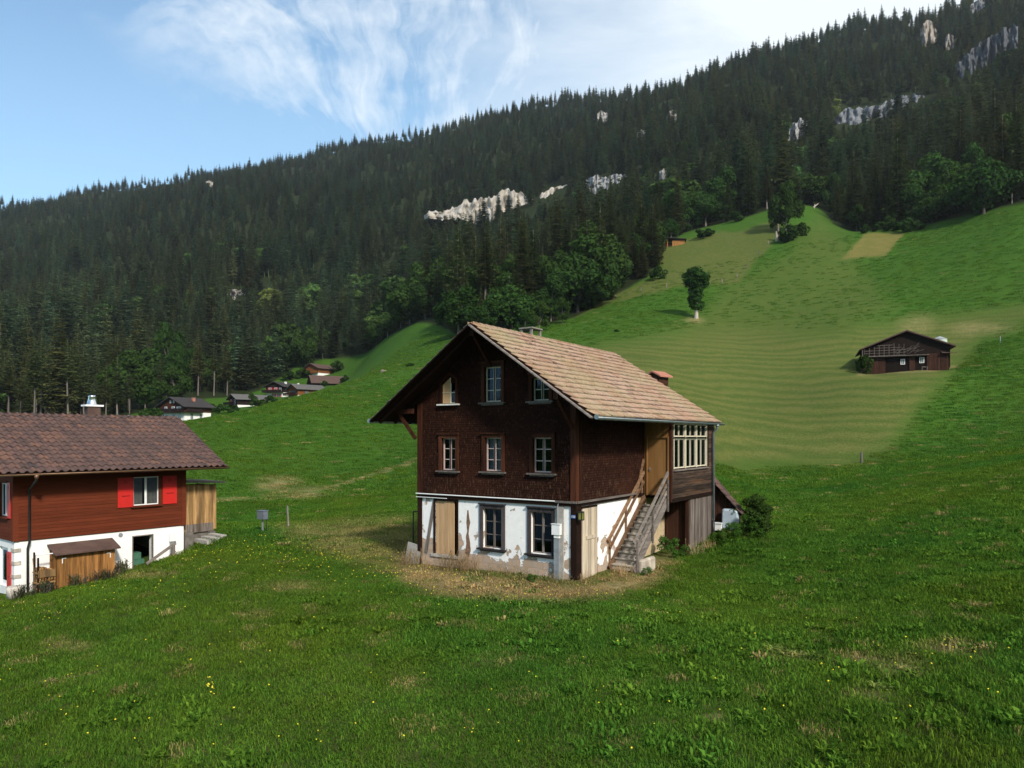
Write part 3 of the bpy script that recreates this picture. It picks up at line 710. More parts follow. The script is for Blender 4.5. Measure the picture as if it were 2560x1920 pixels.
# boarded doorway
h = lo_w[0]; F0 = face_m('front', rl)
b = MB(F0); b.box(h[0] - .09, h[0], h[2], h[3] + .1, -.1, .03); b.box(h[1], h[1] + .07, h[2], h[3] + .1, -.1, .03); b.box(h[0], h[1], h[3], h[3] + .1, -.1, .028)
bd = b.build('boarded_doorway', M['dark_wood'], FH, label='doorway closed with pale upright planks')
b = MB(F0); x = h[0] + .01
for i in range(6):
    w1 = .140 + random.uniform(-.01, .01); b.box(x, x + w1, h[2] + .01, h[3] - .01, -.06, -.03 + random.uniform(0, .01)); x += w1 + .004
b.build('plank', M['fresh_wood'], bd)
b = MB(F0); b.box(h[0], h[1], h[2], h[3], -.3, -.25); b.build('dark_void', M['black'], bd)
b = MB(F0); b.box(h[0] - .2, h[1] + .1, h[2] - .12, h[2] - .01, -.05, .05); b.build('threshold', M['stone'], bd)
b = MB(F0); b.beam((-6.08, 2.3, .0), (-6.48, .35, .0), .13, .06, (0, 0, 1)); b.build('diagonal_brace', M['grey_wood'], FH)
b = MB(F0); b.prism([(-4.52, 2.05), (-4.47, 2.08), (-4.42, 1.75), (-4.38, 1.62), (-4.43, 1.45), (-4.46, 1.2), (-4.40, .95), (-4.36, .6), (-4.46, .35), (-4.62, .5), (-4.56, .85), (-4.58, 1.1), (-4.52, 1.3), (-4.56, 1.6)], -.01, .006); b.build('bare_patch', M['rust_stone'], FH)
# cable duct, meter box, number plate, lantern, side door
b = MB(F0); b.box(-.80, -.46, -.3, ZB - .14, -.02, .05); b.build('cable_panel', M['concrete'], FH)
b = MB(F0); b.box(-.76, -.57, -.3, 1.33, .055, .17); b.build('cable_duct', M['galv'], FH)
b = MB(F0); b.tube([(-.65, 1.8, .11), (-.65, 2.42, .11)], .03, 8); b.tube([(-.65, 2.42, .11), (-.62, ZB + .02, .07)], .014, 6); b.build('cable_pipe', M['galv'], FH)
b = MB(F0); b.box(-.83, -.52, 1.47, 1.82, .055, .20); b.box(-.85, -.50, 1.82, 1.84, .055, .22); mt = b.build('meter_box', M['pvc'], FH)
b = MB(F0); b.box(-.76, -.57, 1.36, 1.465, .06, .17); b.build('lower_cover', M['pvc'], mt)
b = MB(face_m('front', -.034)); b.box(-.17, .01, 2.04, 2.16, 0, .012); pl = b.build('number_plate', M['enamel'], FH, label='small blue plate with the house number 150')
cu = bpy.data.curves.new('digits', 'FONT'); cu.body = '150'; cu.size = .12; cu.extrude = .002; cu.align_x = 'CENTER'; cu.align_y = 'CENTER'; cu.materials.append(M['pvc'])
tmp = bpy.data.objects.new('digits', cu); COL.objects.link(tmp); bpy.context.view_layer.update(); dm_ = bpy.data.meshes.new_from_object(tmp.evaluated_get(bpy.context.evaluated_depsgraph_get())); bpy.data.objects.remove(tmp)
if not dm_.materials: dm_.materials.append(M['pvc'])
dg = bpy.data.objects.new('digits', dm_); COL.objects.link(dg); dg.parent = pl; dg.matrix_local = Matrix.Translation((-.08, -.049, 2.10)) @ Matrix.Rotation(R(90), 4, 'X') @ Matrix.Scale(.85, 4)
b = MB(); b.beam((.04, .12, 2.36), (.20, .02, 2.36), .02, .02); b.box(.12, .28, -.10, .06, 2.26, 2.29); b.box(.12, .28, -.10, .06, 2.0, 2.03)
for x in (.13, .27):
    for y in (-.09, .05): b.box(x - .01, x + .01, y - .01, y + .01, 2.03, 2.26)
lt = b.build('lantern', M['dark_metal'], FH); b = MB(); b.box(.14, .26, -.08, .04, 2.03, 2.26); b.build('lantern_glass', M['moss_glass'], lt)
b = MB(face_m('right', .0)); x = .36
for i in range(5):
    w1 = .205; b.box(x, x + w1, -.15, 2.33, .012, .035 + random.uniform(0, .015)); x += w1 + .006
sd_ = b.build('side_door', M['pale_wood'], FH, label='bleached plank door with one crossboard')
b = MB(face_m('right', .0)); b.box(.62, 1.32, 1.28, 1.40, .053, .075); b.build('crossboard', M['pale_wood'], sd_)
b = MB(face_m('right', .0)); b.box(.33, 1.45, 2.34, 2.40, -.02, .05); b.box(1.41, 1.45, -.2, 2.34, -.02, .04); b.build('door_frame', M['dark_wood'], sd_)

# roof
EV = 4.69; ZE = ZR - PT * EV; YF, YBE, YBR = -1.22, 10.95, 9.95; TK = .13
def slope(sgn):
    e0, e1 = (XR + sgn * EV, YF, ZE), (XR + sgn * EV, YBE, ZE); r0, r1 = (XR, YF, ZR), (XR, YBR, ZR); return e0, e1, r0, r1
prof = [(0, 0), (.10, .036), (.24, .0), (.5, .002), (.60, .034), (.74, .0), (.90, 0.), (1., 0.)]
roof = None
up_ = Vector((0, 0, TK))
for sgn in (1, -1):
    e0, e1, r0, r1 = slope(sgn)
    b = MB(); P = [Vector(p) for p in (e0, e1, r1, r0)]
    b.add([tuple(p) for p in P] + [tuple(p + Vector((0, 0, .07))) for p in P], [(3, 2, 1, 0), (4, 5, 6, 7), (0, 1, 5, 4), (1, 2, 6, 5), (3, 0, 4, 7)])
    if roof is None: roof = b.build('roof', M['dark_wood'], FH)
    else: b.build('roof_deck', M['dark_wood'], roof)
    sh = lambda p: (p[0] + (.05 * sgn if p[0] != XR else 0), p[1], p[2] + .075 - (.035 if p[0] != XR else 0))
    slope_tiles('roof_tiles', roof, M['tile_old'], sh(e0), sh(e1), sh(r0), sh(r1), .34, .235, prof, lift=.045, thick=.03, jit=.012, seed=3 + sgn, butt_shade=True)
    b = MB(); o = Vector((0, -.03, -.01)); b.beam(Vector(e0) + o, Vector(r0) + o, .045, .20, (0, 1, 0)); b.build('barge_board', M['grey_wood_y'] if sgn > 0 else M['dark_wood'], roof)
    b = MB(); b.beam(Vector(e1) + Vector((0, .03, 0)), Vector(r1) + Vector((0, .03, 0)), .045, .18, (0, 1, 0)); b.build('barge_board', M['dark_wood'], roof)
    for k in range(14):
        y = YF + .35 + k * (YBR - YF - .5) / 13; b = MB(); b.beam((XR + sgn * (EV - .08), y, ZE - .03), (XR + sgn * .1, y, ZR - .12), .10, .13); b.build('rafter', M['dark_wood'], roof)
    g = MB(); gx = XR + sgn * (EV + .13); n = 12
    g.tube([(gx, YF - .02, ZE + .02), (gx, YBE + .05, ZE + .0)], .075, 8, math.pi if sgn > 0 else math.pi, 2 * math.pi, False); g.M = Matrix.Identity(4)
    go = g.build('gutter', M['zinc'], roof, True)
    go.modifiers.new('th', 'SOLIDIFY').thickness = .006
    g = MB()
    g.tube([(gx, YF, ZE - .066), (gx, YBE, ZE - .07)], .006, 4)
    for k in range(13):
        y = YF + .3 + k * .98; g.tube([(gx + .085 * math.cos(a) * 1., y, ZE + .015 + .085 * math.sin(a)) for a in np.linspace(-math.pi, 0, 9)], .011, 5)
    g.build('gutter_bracket', M['zinc'], go)
    g = MB(); g.tube([(gx, YF - .025, ZE + .02), (gx, YF - .015, ZE + .02)], .078, 12); g.build('end_cap', M['zinc'], go)
b = MB(); L = YBR - YF; nk = 30
for k in range(nk):
    y0 = YF + L * k / nk; b.tube([(XR, y0 - .02, ZR + .075 + .012), (XR, y0 + L / nk + .02, ZR + .075)], [.115, .10], 8, 0 if False else math.pi * -1.08, math.pi * .08, False)
rc = b.build('ridge_cap', M['tile_old'], roof, True); rc.rotation_euler = (0, 0, 0)
b = MB(); b.box(-4.25, -3.7, 3.1, 3.85, 7.6, 8.74)
ch = b.build('chimney', M['stone_dark'], roof)
b = MB()
for x in (-4.2, -3.75):
    for y in (3.16, 3.79): b.box(x - .045, x + .045, y - .045, y + .045, 8.74, 9.02)
b.box(-4.29, -3.66, 3.08, 3.87, 9.02, 9.075); b.build('chimney_cap', M['old_concrete'], ch)
# purlins carried out under the gable, with braces
for (x, z) in ((-.1, ZR - PT * 3.33 - .22), (XR, ZR - .25)):
    b = MB(); b.box(x - .09, x + .09, YF + .06, .1, z - .12, z + .10); p = b.build('purlin', M['post_wood'], roof)
    b = MB(); b.beam((x, -1.0, z - .12), (x, -.03, z - 1.05), .10, .11); b.build('brace', M['post_wood'], p)
b = MB(); z = 5.62; b.box(-7.95, -W - .03, -.35, -.22, z, z + .18); p = b.build('eave_beam', M['post_wood'], roof)
b = MB(); b.beam((-7.6, -.28, z), (-W - .05, -.12, z - .95), .10, .12); b.build('brace', M['post_wood'], p)

# veranda on the side
VX, V0, V1, VB, VT = 1.1, 5.5, 10.45, 2.34, 5.52
b = MB(); wall(b, face_m('right', VX), V0 + .1, V1, VB, VT, [(5.78, 9.62, 3.46, 5.32)], .12)
y = V0 + .1
ver = b.build('veranda', M['cladding_y'], FH)
b = MB()
for k in range(6): b.box(VX + .003, VX + .022 + random.uniform(0, .008), V0 + .1, V1, VB + .01 + k * .183, VB + .178 + k * .183)
for k in range(10): b.box(VX + .003, VX + .02 + random.uniform(0, .008), 9.68, V1, 3.46 + k * .2, 3.64 + k * .2)
b.build('horizontal_boards', M['cladding_y'], ver)
b = MB(); wall(b, face_m('front', V0), 0.02, VX - .02, VB + .12, VT, [(.13, 1.0, 2.46, 4.72)], .08); b.build('tan_panel_wall', M['tan_panel'], ver)
b = MB(face_m('front', V0)); b.box(.15, .98, 2.48, 4.70, -.06, -.02); dr = b.build('entrance_door', M['tan_panel'], ver, label='faded tan entrance door at the stair head')
b = MB(face_m('front', V0)); b.box(.10, .15, 2.46, 4.76, -.05, .03); b.box(.98, 1.03, 2.46, 4.76, -.05, .03); b.box(.15, .98, 4.70, 4.76, -.05, .028); b.build('door_frame', M['tan_panel'], dr)
b = MB(face_m('front', V0)); b.box(.22, .25, 3.38, 3.55, -.02, -.008); b.tube([(.235, 3.48, -.01), (.235, 3.48, .04), (.33, 3.48, .045)], .012, 6); b.build('handle', M['galv'], dr)
b = MB(); b.box(.0, VX, V0 + .1, V1, VB - .0, VB + .1); b.box(0., VX, V1 - .1, V1, VB, VT); b.build('veranda_floor', M['dark_wood'], ver)
for y in (V0 - .02, 9.66):
    b = MB(); b.box(VX - .06, VX + .035, y, y + .12, VB - .12 if y < 9 else 3.46, VT); b.build('corner_post', M['post_wood'] if y < 9 else M['dark_wood'], ver)
b = MB(); b.box(VX - .05, VX + .04, V1 + .002, V1 + .12, 0.2, VT); b.build('corner_post', M['grey_wood'], ver)
for k in range(3):
    y0 = 5.80 + k * 1.275; window(ver, face_m('right', VX), y0 + .04, y0 + 1.23, 3.50, 4.66, 2, 1, .035, 'cream_paint', 'cream_paint', 'grey_wood', 'glass', rec=.02, out=.02, mull='grey_wood', name='veranda_window', sill=False, head=.0)
    window(ver, face_m('right', VX), y0 + .04, y0 + 1.23, 4.74, 5.26, 2, 1, .035, 'cream_paint', 'cream_paint', 'grey_wood', 'glass', rec=.02, out=.021, mull='grey_wood', name='veranda_toplight', sill=False, head=.0)
b = MB(); b.box(VX - .03, VX + .10, 5.72, 9.68, 3.40, 3.455); b.build('sill', M['grey_wood_y'], ver)
b = MB(); b.box(VX - .02, VX + .05, V0 + .06, V1, VB - .14, VB - .002); b.build('floor_beam', M['dark_wood'], ver)
# plank wall and post under the veranda
b = MB(); y = 7.6
while y < V1 - .05: w1 = random.uniform(.13, .19); b.box(VX - .045, VX - .01 + random.uniform(0, .015), y, y + w1, -.3 + random.uniform(-.03, .05), VB - .142); y += w1 + .006
b.build('plank_wall', M['old_planks'], FH)
b = MB(); b.box(VX - .14, VX - .02, 7.42, 7.56, -.3, VB - .142); b.box(.02, VX - .06, 7.62, 7.68, -.3, VB - .142); b.build('plank_wall_post', M['red_planks'], FH)
# downpipe
b = MB(); gx = XR + EV + .13
b.tube([(gx, 10.15, ZE - .03), (gx, 10.15, ZE - .22), (VX + .10, 10.2, ZE - .42), (VX + .10, 10.2, 1.1)], .052, 10); b.tube([(gx, 10.15, ZE - .05), (gx, 10.15, ZE - .16)], [.085, .06], 10)
dp = b.build('downpipe', M['zinc'], FH, True)
b = MB(); b.tube([(VX + .10, 10.2, 1.1), (VX + .10, 10.2, .2)], .06, 10); b.build('downpipe_foot', M['dark_metal'], dp, True)

# outside stairs
st = bpy.data.objects.new('staircase', None); COL.objects.link(st); st.parent = FH
X0, X1, SY, SZ, NS = .10, .99, 2.45, .19, 12; run = (V0 - .1 - SY) / (NS - 1)
for k in range(NS - 1):
    b = MB(); zz = SZ * (k + 1) + .02; b.box(X0, X1, SY + k * run - .04, SY + k * run + run + .02, zz - .04, zz)
    b.box(X0 + .01, X1 - .01, SY + k * run + .0, SY + k * run + .02, zz - SZ, zz - .042); b.build('step', M['stair_wood'], st)
for x in (X0 - .045, X1 + .005):
    b = MB(); b.beam((x + .02, SY - .12, .02), (x + .02, V0 - .05, 2.36), .04, .30, (0, 0, 1)); b.build('stringer', M['rail_brown'] if x < .5 else M['grey_wood_y'], st)
for x, mm, nb in ((X0 - .05, 'rail_brown', 2), (X1 + .05, 'grey_wood_y', 3)):
    hr = MB(); hr.beam((x, SY - .2, 1.02), (x, V0 - .12, 3.36), .05, .13, (0, 0, 1)); h_ = hr.build('handrail', M[mm], st)
    for q in range(1, nb):
        b = MB(); b.beam((x, SY - .05, 1.02 - .26 * q), (x, V0 - .12, 3.25 - .26 * q), .035, .11, (0, 0, 1)); b.build('rail_board', M[mm], h_)
    for y in (SY + .0, SY + 1.35, V0 - .25):
        z0 = (y - SY) / run * SZ; b = MB(); dx = .045 if x > .5 else -.03; b.box(x + dx - .03, x + dx + .03, y - .035, y + .035, max(z0 - .1, -.2), z0 + 1.12); b.build('baluster', M[mm], h_)
b = MB(); b.beam((.03, 4.7, 2.5), (.03, V0 - .1, 3.85), .04, .12, (0, 0, 1)); b.build('leaning_board', M['rail_brown'], st)
b = MB(); b.box(X0 + .02, X1 - .02, SY + .25, SY + 1.2, -.3, .15); b.box(X1 + .06, X1 + .26, SY + .1, SY + 1.25, -.3, .42); o = b.build('stair_base', M['rough_lime'], st)
o.modifiers.new('bv', 'BEVEL').width = .06

# lean-to shed behind
LT = thing('lean_to_shed', 'small red-brown plank shed with a steep mossy roof behind the old farmhouse', 'shed', tuple(hp(0, 0)) + (0,), -TH)
b = MB(face_m('front', 11.0)); x = -.3
while x < 2.0:
    w1 = random.uniform(.13, .18); zt = 3.16 - (x + w1 - .6) * 1.13 if x > .5 else 3.1; b.box(x, x + w1, -.2, max(zt, .9), -.03, random.uniform(-.005, .01)); x += w1 + .005
b.build('plank_wall', M['red_planks'], LT)
b = MB(); b.add([(.2, 10.8, 3.62), (2.2, 10.8, 1.36), (2.2, 11.45, 1.36), (.2, 11.45, 3.62), (.2, 10.8, 3.54), (2.2, 10.8, 1.28), (2.2, 11.45, 1.28), (.2, 11.45, 3.54)], [(0, 1, 2, 3), (7, 6, 5, 4), (0, 4, 5, 1), (1, 5, 6, 2), (3, 2, 6, 7)])
rf = b.build('roof', M['dark_wood'], LT)
slope_tiles('roof_tiles', rf, M['tile_brown'], (2.25, 10.75, 1.35), (2.25, 11.45, 1.35), (.2, 10.75, 3.64), (.2, 11.45, 3.64), .34, .24, prof, seed=9)
b = MB(); b.box(1.85, 1.93, 11.03, 11.4, -.2, 1.62); b.box(-.3, 1.85, 11.32, 11.4, -.2, 1.6); b.build('plank_wall', M['red_planks'], LT)

# old sheet-metal tub standing on end against the shed
TB = thing('metal_tub', 'pale blue enamelled tub standing on end against the lean-to shed', 'tub', tuple(hp(-1.75, 10.86)) + (g1(*hp(-1.75, 10.86)),), -TH)
b = MB(face_m('front')); pol = []
for cx_, cy_, a0 in ((.24, .12, -90), (.24, .80, 0), (-.24, .80, 90), (-.24, .12, 180)):
    for k in range(6): a = R(a0 + k * 18); pol.append((cx_ + .11 * math.cos(a), cy_ + .11 * math.sin(a)))
b.prism([(p[0] * 1.0, p[1]) for p in pol], .0, .04); bs = [(p[0] * .86, .46 + (p[1] - .46) * .88) for p in pol]; n = len(pol)
b.add([(p[0], p[1], .042) for p in pol] + [(p[0], p[1], .16) for p in bs], [(i, (i + 1) % n, n + (i + 1) % n, n + i) for i in range(n)] + [tuple(range(n, 2 * n))])
b.build('tub_shell', M['tub'], TB, False)
b = MB(face_m('front')); b.tube([(p[0] * 1.02, .46 + (p[1] - .46) * 1.02, .02) for p in pol + pol[:1]], .02, 6); b.build('rim', M['tub'], TB)
b = MB(face_m('front')); b.box(-.14, .14, 0, .30, 0, .22); b.box(-.17, .17, .30, .34, -.03, .25)
o = b.build('white_crate', M['pvc']); p = hp(-1.28, 10.8); o.location = (p[0], p[1], g1(*p) + .05); o.rotation_euler = (0, 0, -TH); tag(o, 'white box beside the pale tub at the rear of the farmhouse', 'box')


# ------------------------------------------------------------------ the red chalet
RC = thing('red_chalet', 'red boarded chalet with brown tile roof, bright red shutters and white ground floor', 'house', (CC[0], CC[1], 0), -TH2)
CW, CL, CB, CT = 7.6, 6.75, .66, 3.72
b = MB(); wall(b, face_m('right'), 0, CL, -2., CB - .02, [(4.48, 5.32, -1.2, .36)], .3)
wall(b, face_m('front'), -CW, 0, -2., CB - .02, [(-1.72, -.72, -1.2, .35)], .3); wall(b, face_m('left', -CW), -CL, 0, -2., CB - .02, [], .3); wall(b, face_m('back', CL), 0, CW, -2., CB - .02, [], .3)
b.box(-CW + .3, -.3, .3, CL - .3, -1.25, -1.15); b.build('white_wall', M['plaster'], RC)
cpt = .50; cxr = -CW / 2; czr = CT + cpt * CW / 2
b = MB(); cw_ = (4.47, 5.58, 1.72, 2.97); fw_ = (-1.35, -.5, 1.6, 2.9)
wall(b, face_m('right', .05), -.05, CL + .05, CB, CT + .12, [cw_], .2); wall(b, face_m('front', -.05), -CW - .05, .05, CB, czr + .2, [fw_], .2, [(cpt, 1, czr + cpt * cxr + .05), (-cpt, 1, czr - cpt * cxr + .05)])
wall(b, face_m('left', -CW - .05), -CL, 0, CB, CT + .1, [], .2); wall(b, face_m('back', CL + .05), -.05, CW + .05, CB, czr + .2, [], .2, [(-cpt, 1, czr + cpt * cxr + .05), (cpt, 1, czr - cpt * cxr + .05)])
b.box(-CW, 0, 0, CL, CB, CB + .1)
wl = b.build('boarded_wall', M['chalet_red'], RC)
b = MB()
for k in range(22):
    z0 = CB + .01 + k * .135
    for (y0, y1) in (((.12, cw_[0] - .05), (cw_[1] + .05, CL - .12)) if cw_[2] - .2 < z0 < cw_[3] + .05 else ((.12, CL - .12),)):
        b.box(.052, .066, y0, y1, z0, z0 + .127)
    for (x0, x1) in (((-CW, fw_[0] - .05), (fw_[1] + .05, -.12)) if fw_[2] - .2 < z0 < fw_[3] + .05 else ((-CW, -.12),)):
        b.box(x0, x1, -.066, -.052, z0, z0 + .127)
b.build('boards', M['chalet_red'], wl)
for (x0, x1, y0, y1) in ((-.12, .08, -.08, .12), (-.1, .08, CL - .12, CL + .08)):
    b = MB(); b.box(x0, x1, y0, y1, CB + .002, CT + .1); b.build('corner_post', M['chalet_red'], RC)
w_ = window(RC, face_m('right', .05), *cw_, 2, 1, .05, 'chalet_red', 'pvc', 'chalet_red', 'glass', rec=.05, out=.03, mull='pvc', curtain=[(.02, .42), (.56, .98)])
window(RC, face_m('front', -.05), *fw_, 2, 1, .05, 'chalet_red', 'pvc', 'chalet_red', 'glass', rec=.05, out=.03, mull='pvc')
def shutter(F, a0, a1, b0, b1, parent):
    s = MB(F); s.box(a0, a1, b0, b1, .07, .105); o = s.build('shutter', M['shutter_red'], parent)
    s = MB(F); s.box(a0 + .16, a1 - .13, b0 + (b1 - b0) * .37, b0 + (b1 - b0) * .39, .104, .107); cxx, cyy = (a0 + a1) / 2, b1 - .2
    for q in ((0, .055), (0, -.055), (.055, 0), (-.055, 0)): s.box(cxx + q[0] - .018, cxx + q[0] + .018, cyy + q[1] - .018, cyy + q[1] + .018, .104, .107)
    s.build('cutout', M['black'], o); return o
shutter(face_m('right', .0), 3.80, 4.44, 1.68, 2.97, RC); shutter(face_m('right', .0), 5.74, 6.38, 1.70, 2.97, RC)
shutter(face_m('front', .0), -.44, -.14, 1.55, 2.95, RC); shutter(face_m('front', .05), -.66, -.30, -1.35, .22, RC)
b = MB(face_m('front')); b.box(-1.72, -.72, -1.2, .35, -.15, -.1); wd = b.build('glass_door', M['pvc'], RC); b = MB(face_m('front')); b.box(-1.55, -.9, -1.0, .2, -.098, -.09); b.build('pane', M['glass'], wd)
b = MB(face_m('right')); b.box(4.44, 4.48, -1.2, .40, -.1, .02); b.box(5.32, 5.36, -1.2, .40, -.1, .02); b.box(4.48, 5.32, .36, .40, -.1, .018); b.build('door_frame', M['grey_wood'], RC)
b = MB(face_m('right')); b.tube([(3.95, .5, -.02), (3.95, .5, .03)], .09, 14); b.build('round_vent', M['galv'], RC)
b = MB(face_m('right')); b.box(6.05, 6.33, -.02, .35, .0, .14); mb_ = b.build('meter_box', M['pvc'], RC); b = MB(face_m('right')); b.box(6.09, 6.29, -.6, -.03, .0, .10); b.build('cable_duct', M['galv'], mb_)
for k in range(4):
    b = MB(); z0 = -1.3 + k * .52 - (.0 if k < 3 else 0.02); b.box(-.30, .03, -.03, .22, z0, z0 + .14)
    if z0 < .5: b.build('corner_stone', M['stone'], RC)
# roof
CE = CW / 2 + 1.0; cze = czr - cpt * CE
wave = [(0, 0.), (.12, .05), (.28, .075), (.44, .05), (.58, .0), (.8, -.015), (1., 0.)]
croof = None
for sgn in (1, -1):
    e0, e1, r0, r1 = (cxr + sgn * CE, -1.2, cze), (cxr + sgn * CE, CL + 1.55, cze), (cxr, -1.2, czr), (cxr, CL + 1.65, czr)
    b = MB(); P = [Vector(p) for p in (e0, e1, r1, r0)]
    b.add([tuple(p + Vector((0, 0, .06))) for p in P] + [tuple(p + Vector((0, 0, .13))) for p in P], [(3, 2, 1, 0), (4, 5, 6, 7), (0, 1, 5, 4), (1, 2, 6, 5), (3, 0, 4, 7)])
    if croof is None: croof = b.build('roof', M['dark_wood'], RC)
    else: b.build('roof_deck', M['dark_wood'], croof)
    sh = lambda p: (p[0] + (.05 * sgn if p[0] != cxr else 0), p[1], p[2] + .14)
    slope_tiles('roof_tiles', croof, M['tile_brown'], sh(e0), sh(e1), sh(r0), sh(r1), .36, .30, wave, lift=.045, seed=13 + sgn)
    for e, r in ((e0, r0), (e1, r1)):
        q = Vector((0, .03 if e is e1 else -.03, .07)); b = MB(); b.beam(Vector(e) + q, Vector(r) + q, .04, .18, (0, 1, 0)); b.build('barge_board', M['chalet_brown'], croof)
    gx = cxr + sgn * (CE + .13); g = MB(); g.tube([(gx, -1.25, cze + .10), (gx, CL + 1.6, cze + .10)], .07, 8, math.pi, 2 * math.pi, False); go = g.build('gutter', M['copper_brown'], croof, True); go.modifiers.new('th', 'SOLIDIFY').thickness = .006
    for k in range(3):
        b = MB(); x = cxr + sgn * (CW / 2 + .35 - k * 1.2); z0 = czr - cpt * abs(x - cxr) - .06; b.box(x - .07, x + .07, CL + .0, CL + 1.5, z0 - .1, z0 + .08); b.build('purlin', M['dark_wood'], croof)
b = MB()
for k in range(27): y0 = -1.2 + k * .352; b.tube([(cxr, y0, czr + .16), (cxr, y0 + .37, czr + .15)], [.12, .105], 8, -math.pi, 0., False)
b.build('ridge_cap', M['tile_brown'], croof, True)
b = MB(); b.box(cxr - .50, cxr - .10, 4.18, 4.74, czr - .6, czr + .55); cc = b.build('chimney', M['roof_brown'], croof)
b = MB(); b.box(cxr - .56, cxr - .04, 4.06, 4.86, czr + .55, czr + .63); b.build('chimney_top', M['pvc'], cc)
b = MB(); b.tube([(cxr - .3, 4.45, czr + .63), (cxr - .3, 4.45, czr + .66), (cxr - .3, 4.45, czr + .98), (cxr - .3, 4.45, czr + 1.02), (cxr - .3, 4.45, czr + 1.08)], [.25, .23, .16, .18, .14], 18); b.build('chimney_cowl', M['steel'], cc, True)
b = MB(); b.tube([(cxr - .8, 6.35, czr - .5), (cxr - .8, 6.35, czr + .15)], .05, 8); b.tube([(cxr - .8, 6.35, czr + .15), (cxr - .8, 6.35, czr + .2)], [.12, .06], 10); b.build('vent_pipe', M['galv'], croof)
b = MB(); gx = cxr + CE + .13
b.tube([(gx, .38, cze + .05), (gx, .38, cze - .15), (.16, .46, cze - .55), (.16, .46, .6), (.10, .42, .35), (.10, .42, -1.35)], .045, 8); b.build('downpipe', M['dark_metal'], RC, True)
b = MB(); b.tube([(gx, .38, cze + .06), (gx, .38, cze - .12)], [.10, .05], 8); b.build('funnel', M['copper_brown'], RC, True)
# things inside the open cellar door
def on_c(u, v, dz=0.): p = cp2(u, v); return (p[0], p[1], g1(*p) + dz)
b = MB(); b.box(-1.2, -.5, 4.62, 5.2, -1.14, -.75); b.box(-1.1, -.6, 4.7, 5.1, -.74, -.45); b.M = Matrix.Identity(4)
o = b.build('storage_crate', M['crate']); o.location = (CC[0], CC[1], 0); o.rotation_euler = (0, 0, -TH2); tag(o, 'green crate stacked inside the dark cellar doorway of the red chalet', 'crate')

# outhouse at the far end of the chalet
OH = thing('plank_outhouse', 'tall bleached plank outhouse against the gable end of the red chalet', 'shed', (CC[0], CC[1], 0), -TH2)
b = MB(); y = CL + .18; 
while y < CL + 1.75: w1 = random.uniform(.15, .22); b.box(-.33, -.28 + random.uniform(0, .012), y, y + w1, .3, 2.50 - (y - CL) * .03); y += w1 + .005
b.build('side_planks', M['honey_old'], OH)
b = MB(); x = -2.0
while x < -.36: w1 = .19; b.box(x, x + w1 - .01, CL + 1.72, CL + 1.76, .3, 2.42); b.box(x, x + w1 - .01, CL + .12, CL + .16, .3, 2.45); x += w1
b.box(-2.0, -1.95, CL + .2, CL + 1.7, .3, 2.4); b.box(-1.9, -.34, CL + .2, CL + 1.7, .22, .3); b.build('end_planks', M['honey_old'], OH)
b = MB(); b.box(-.285, -.265, CL + .22, CL + 1.6, .22, .62); b.build('dark_base_boards', M['old_planks'], OH)
b = MB(); b.add([(-2.2, CL + .1, 2.62), (.0, CL + .1, 2.60), (.0, CL + 2.1, 2.5), (-2.2, CL + 2.1, 2.52), (-2.2, CL + .1, 2.70), (.0, CL + .1, 2.68), (.0, CL + 2.1, 2.58), (-2.2, CL + 2.1, 2.60)], [(3, 2, 1, 0), (4, 5, 6, 7), (0, 1, 5, 4), (1, 2, 6, 5), (2, 3, 7, 6), (3, 0, 4, 7)]); b.build('roof', M['grey_wood'], OH)
b = MB(); b.box(-.34, -.05, CL + .1, CL + .5, -.8, .28); b.box(-.34, -.1, CL + 1.35, CL + 1.62, -.7, .2); b.box(-2.0, -.36, CL + .1, CL + 1.65, -.8, .2); b.build('footing', M['stone_dark'], OH)
SL = MB(); 
for k in range(3): SL.box(-.2, .95, CL + .6 + k * .34, CL + .6 + k * .34 + .30, -.62 + k * .09, -.44 + k * .09)
o = SL.build('slab_steps', M['concrete']); o.location = (CC[0], CC[1], 0.38); o.rotation_euler = (0, 0, -TH2); tag(o, 'rough grey slab steps in front of the plank outhouse', 'steps')

# cabinet for firewood on the chalet wall
CBT = thing('wood_cabinet', 'honey coloured plank cabinet with dark sloping lid against the red chalet', 'cabinet', (CC[0], CC[1], 0), -TH2)
b = MB(face_m('right', .62)); y = 1.34; k = 0
while y < 3.36: w1 = random.uniform(.17, .23); b.box(y, min(y + w1, 3.38), -1.35, .02, -.03, random.uniform(-.005, .008)); y += w1 + .006
cd = b.build('plank_door', M['honey'], CBT)
b = MB(face_m('right', .62)); 
for y0, s in ((1.44, 1), (3.28, -1)): b.box(min(y0, y0 + .16 * s), max(y0, y0 + .16 * s), -.14, -.11, .01, .018); b.box(min(y0, y0 + .03 * s), max(y0, y0 + .03 * s), -.32, -.14, .01, .018)
b.build('hinge', M['pvc'], cd)
b = MB(); b.box(.03, .62, 1.26, 1.335, -1.45, .05); b.box(.03, .62, 3.385, 3.46, -1.35, .05); b.box(.03, .08, 1.34, 3.38, -1.35, .05); b.build('side_wall', M['honey'], CBT)
b = MB(); b.add([(.03, 1.12, .42), (.85, 1.12, .10), (.85, 3.6, .10), (.03, 3.6, .42), (.03, 1.12, .36), (.85, 1.12, .04), (.85, 3.6, .04), (.03, 3.6, .36)], [(0, 1, 2, 3), (7, 6, 5, 4), (0, 4, 5, 1), (1, 5, 6, 2), (2, 6, 7, 3)]); b.build('lid', M['roof_brown'], CBT)
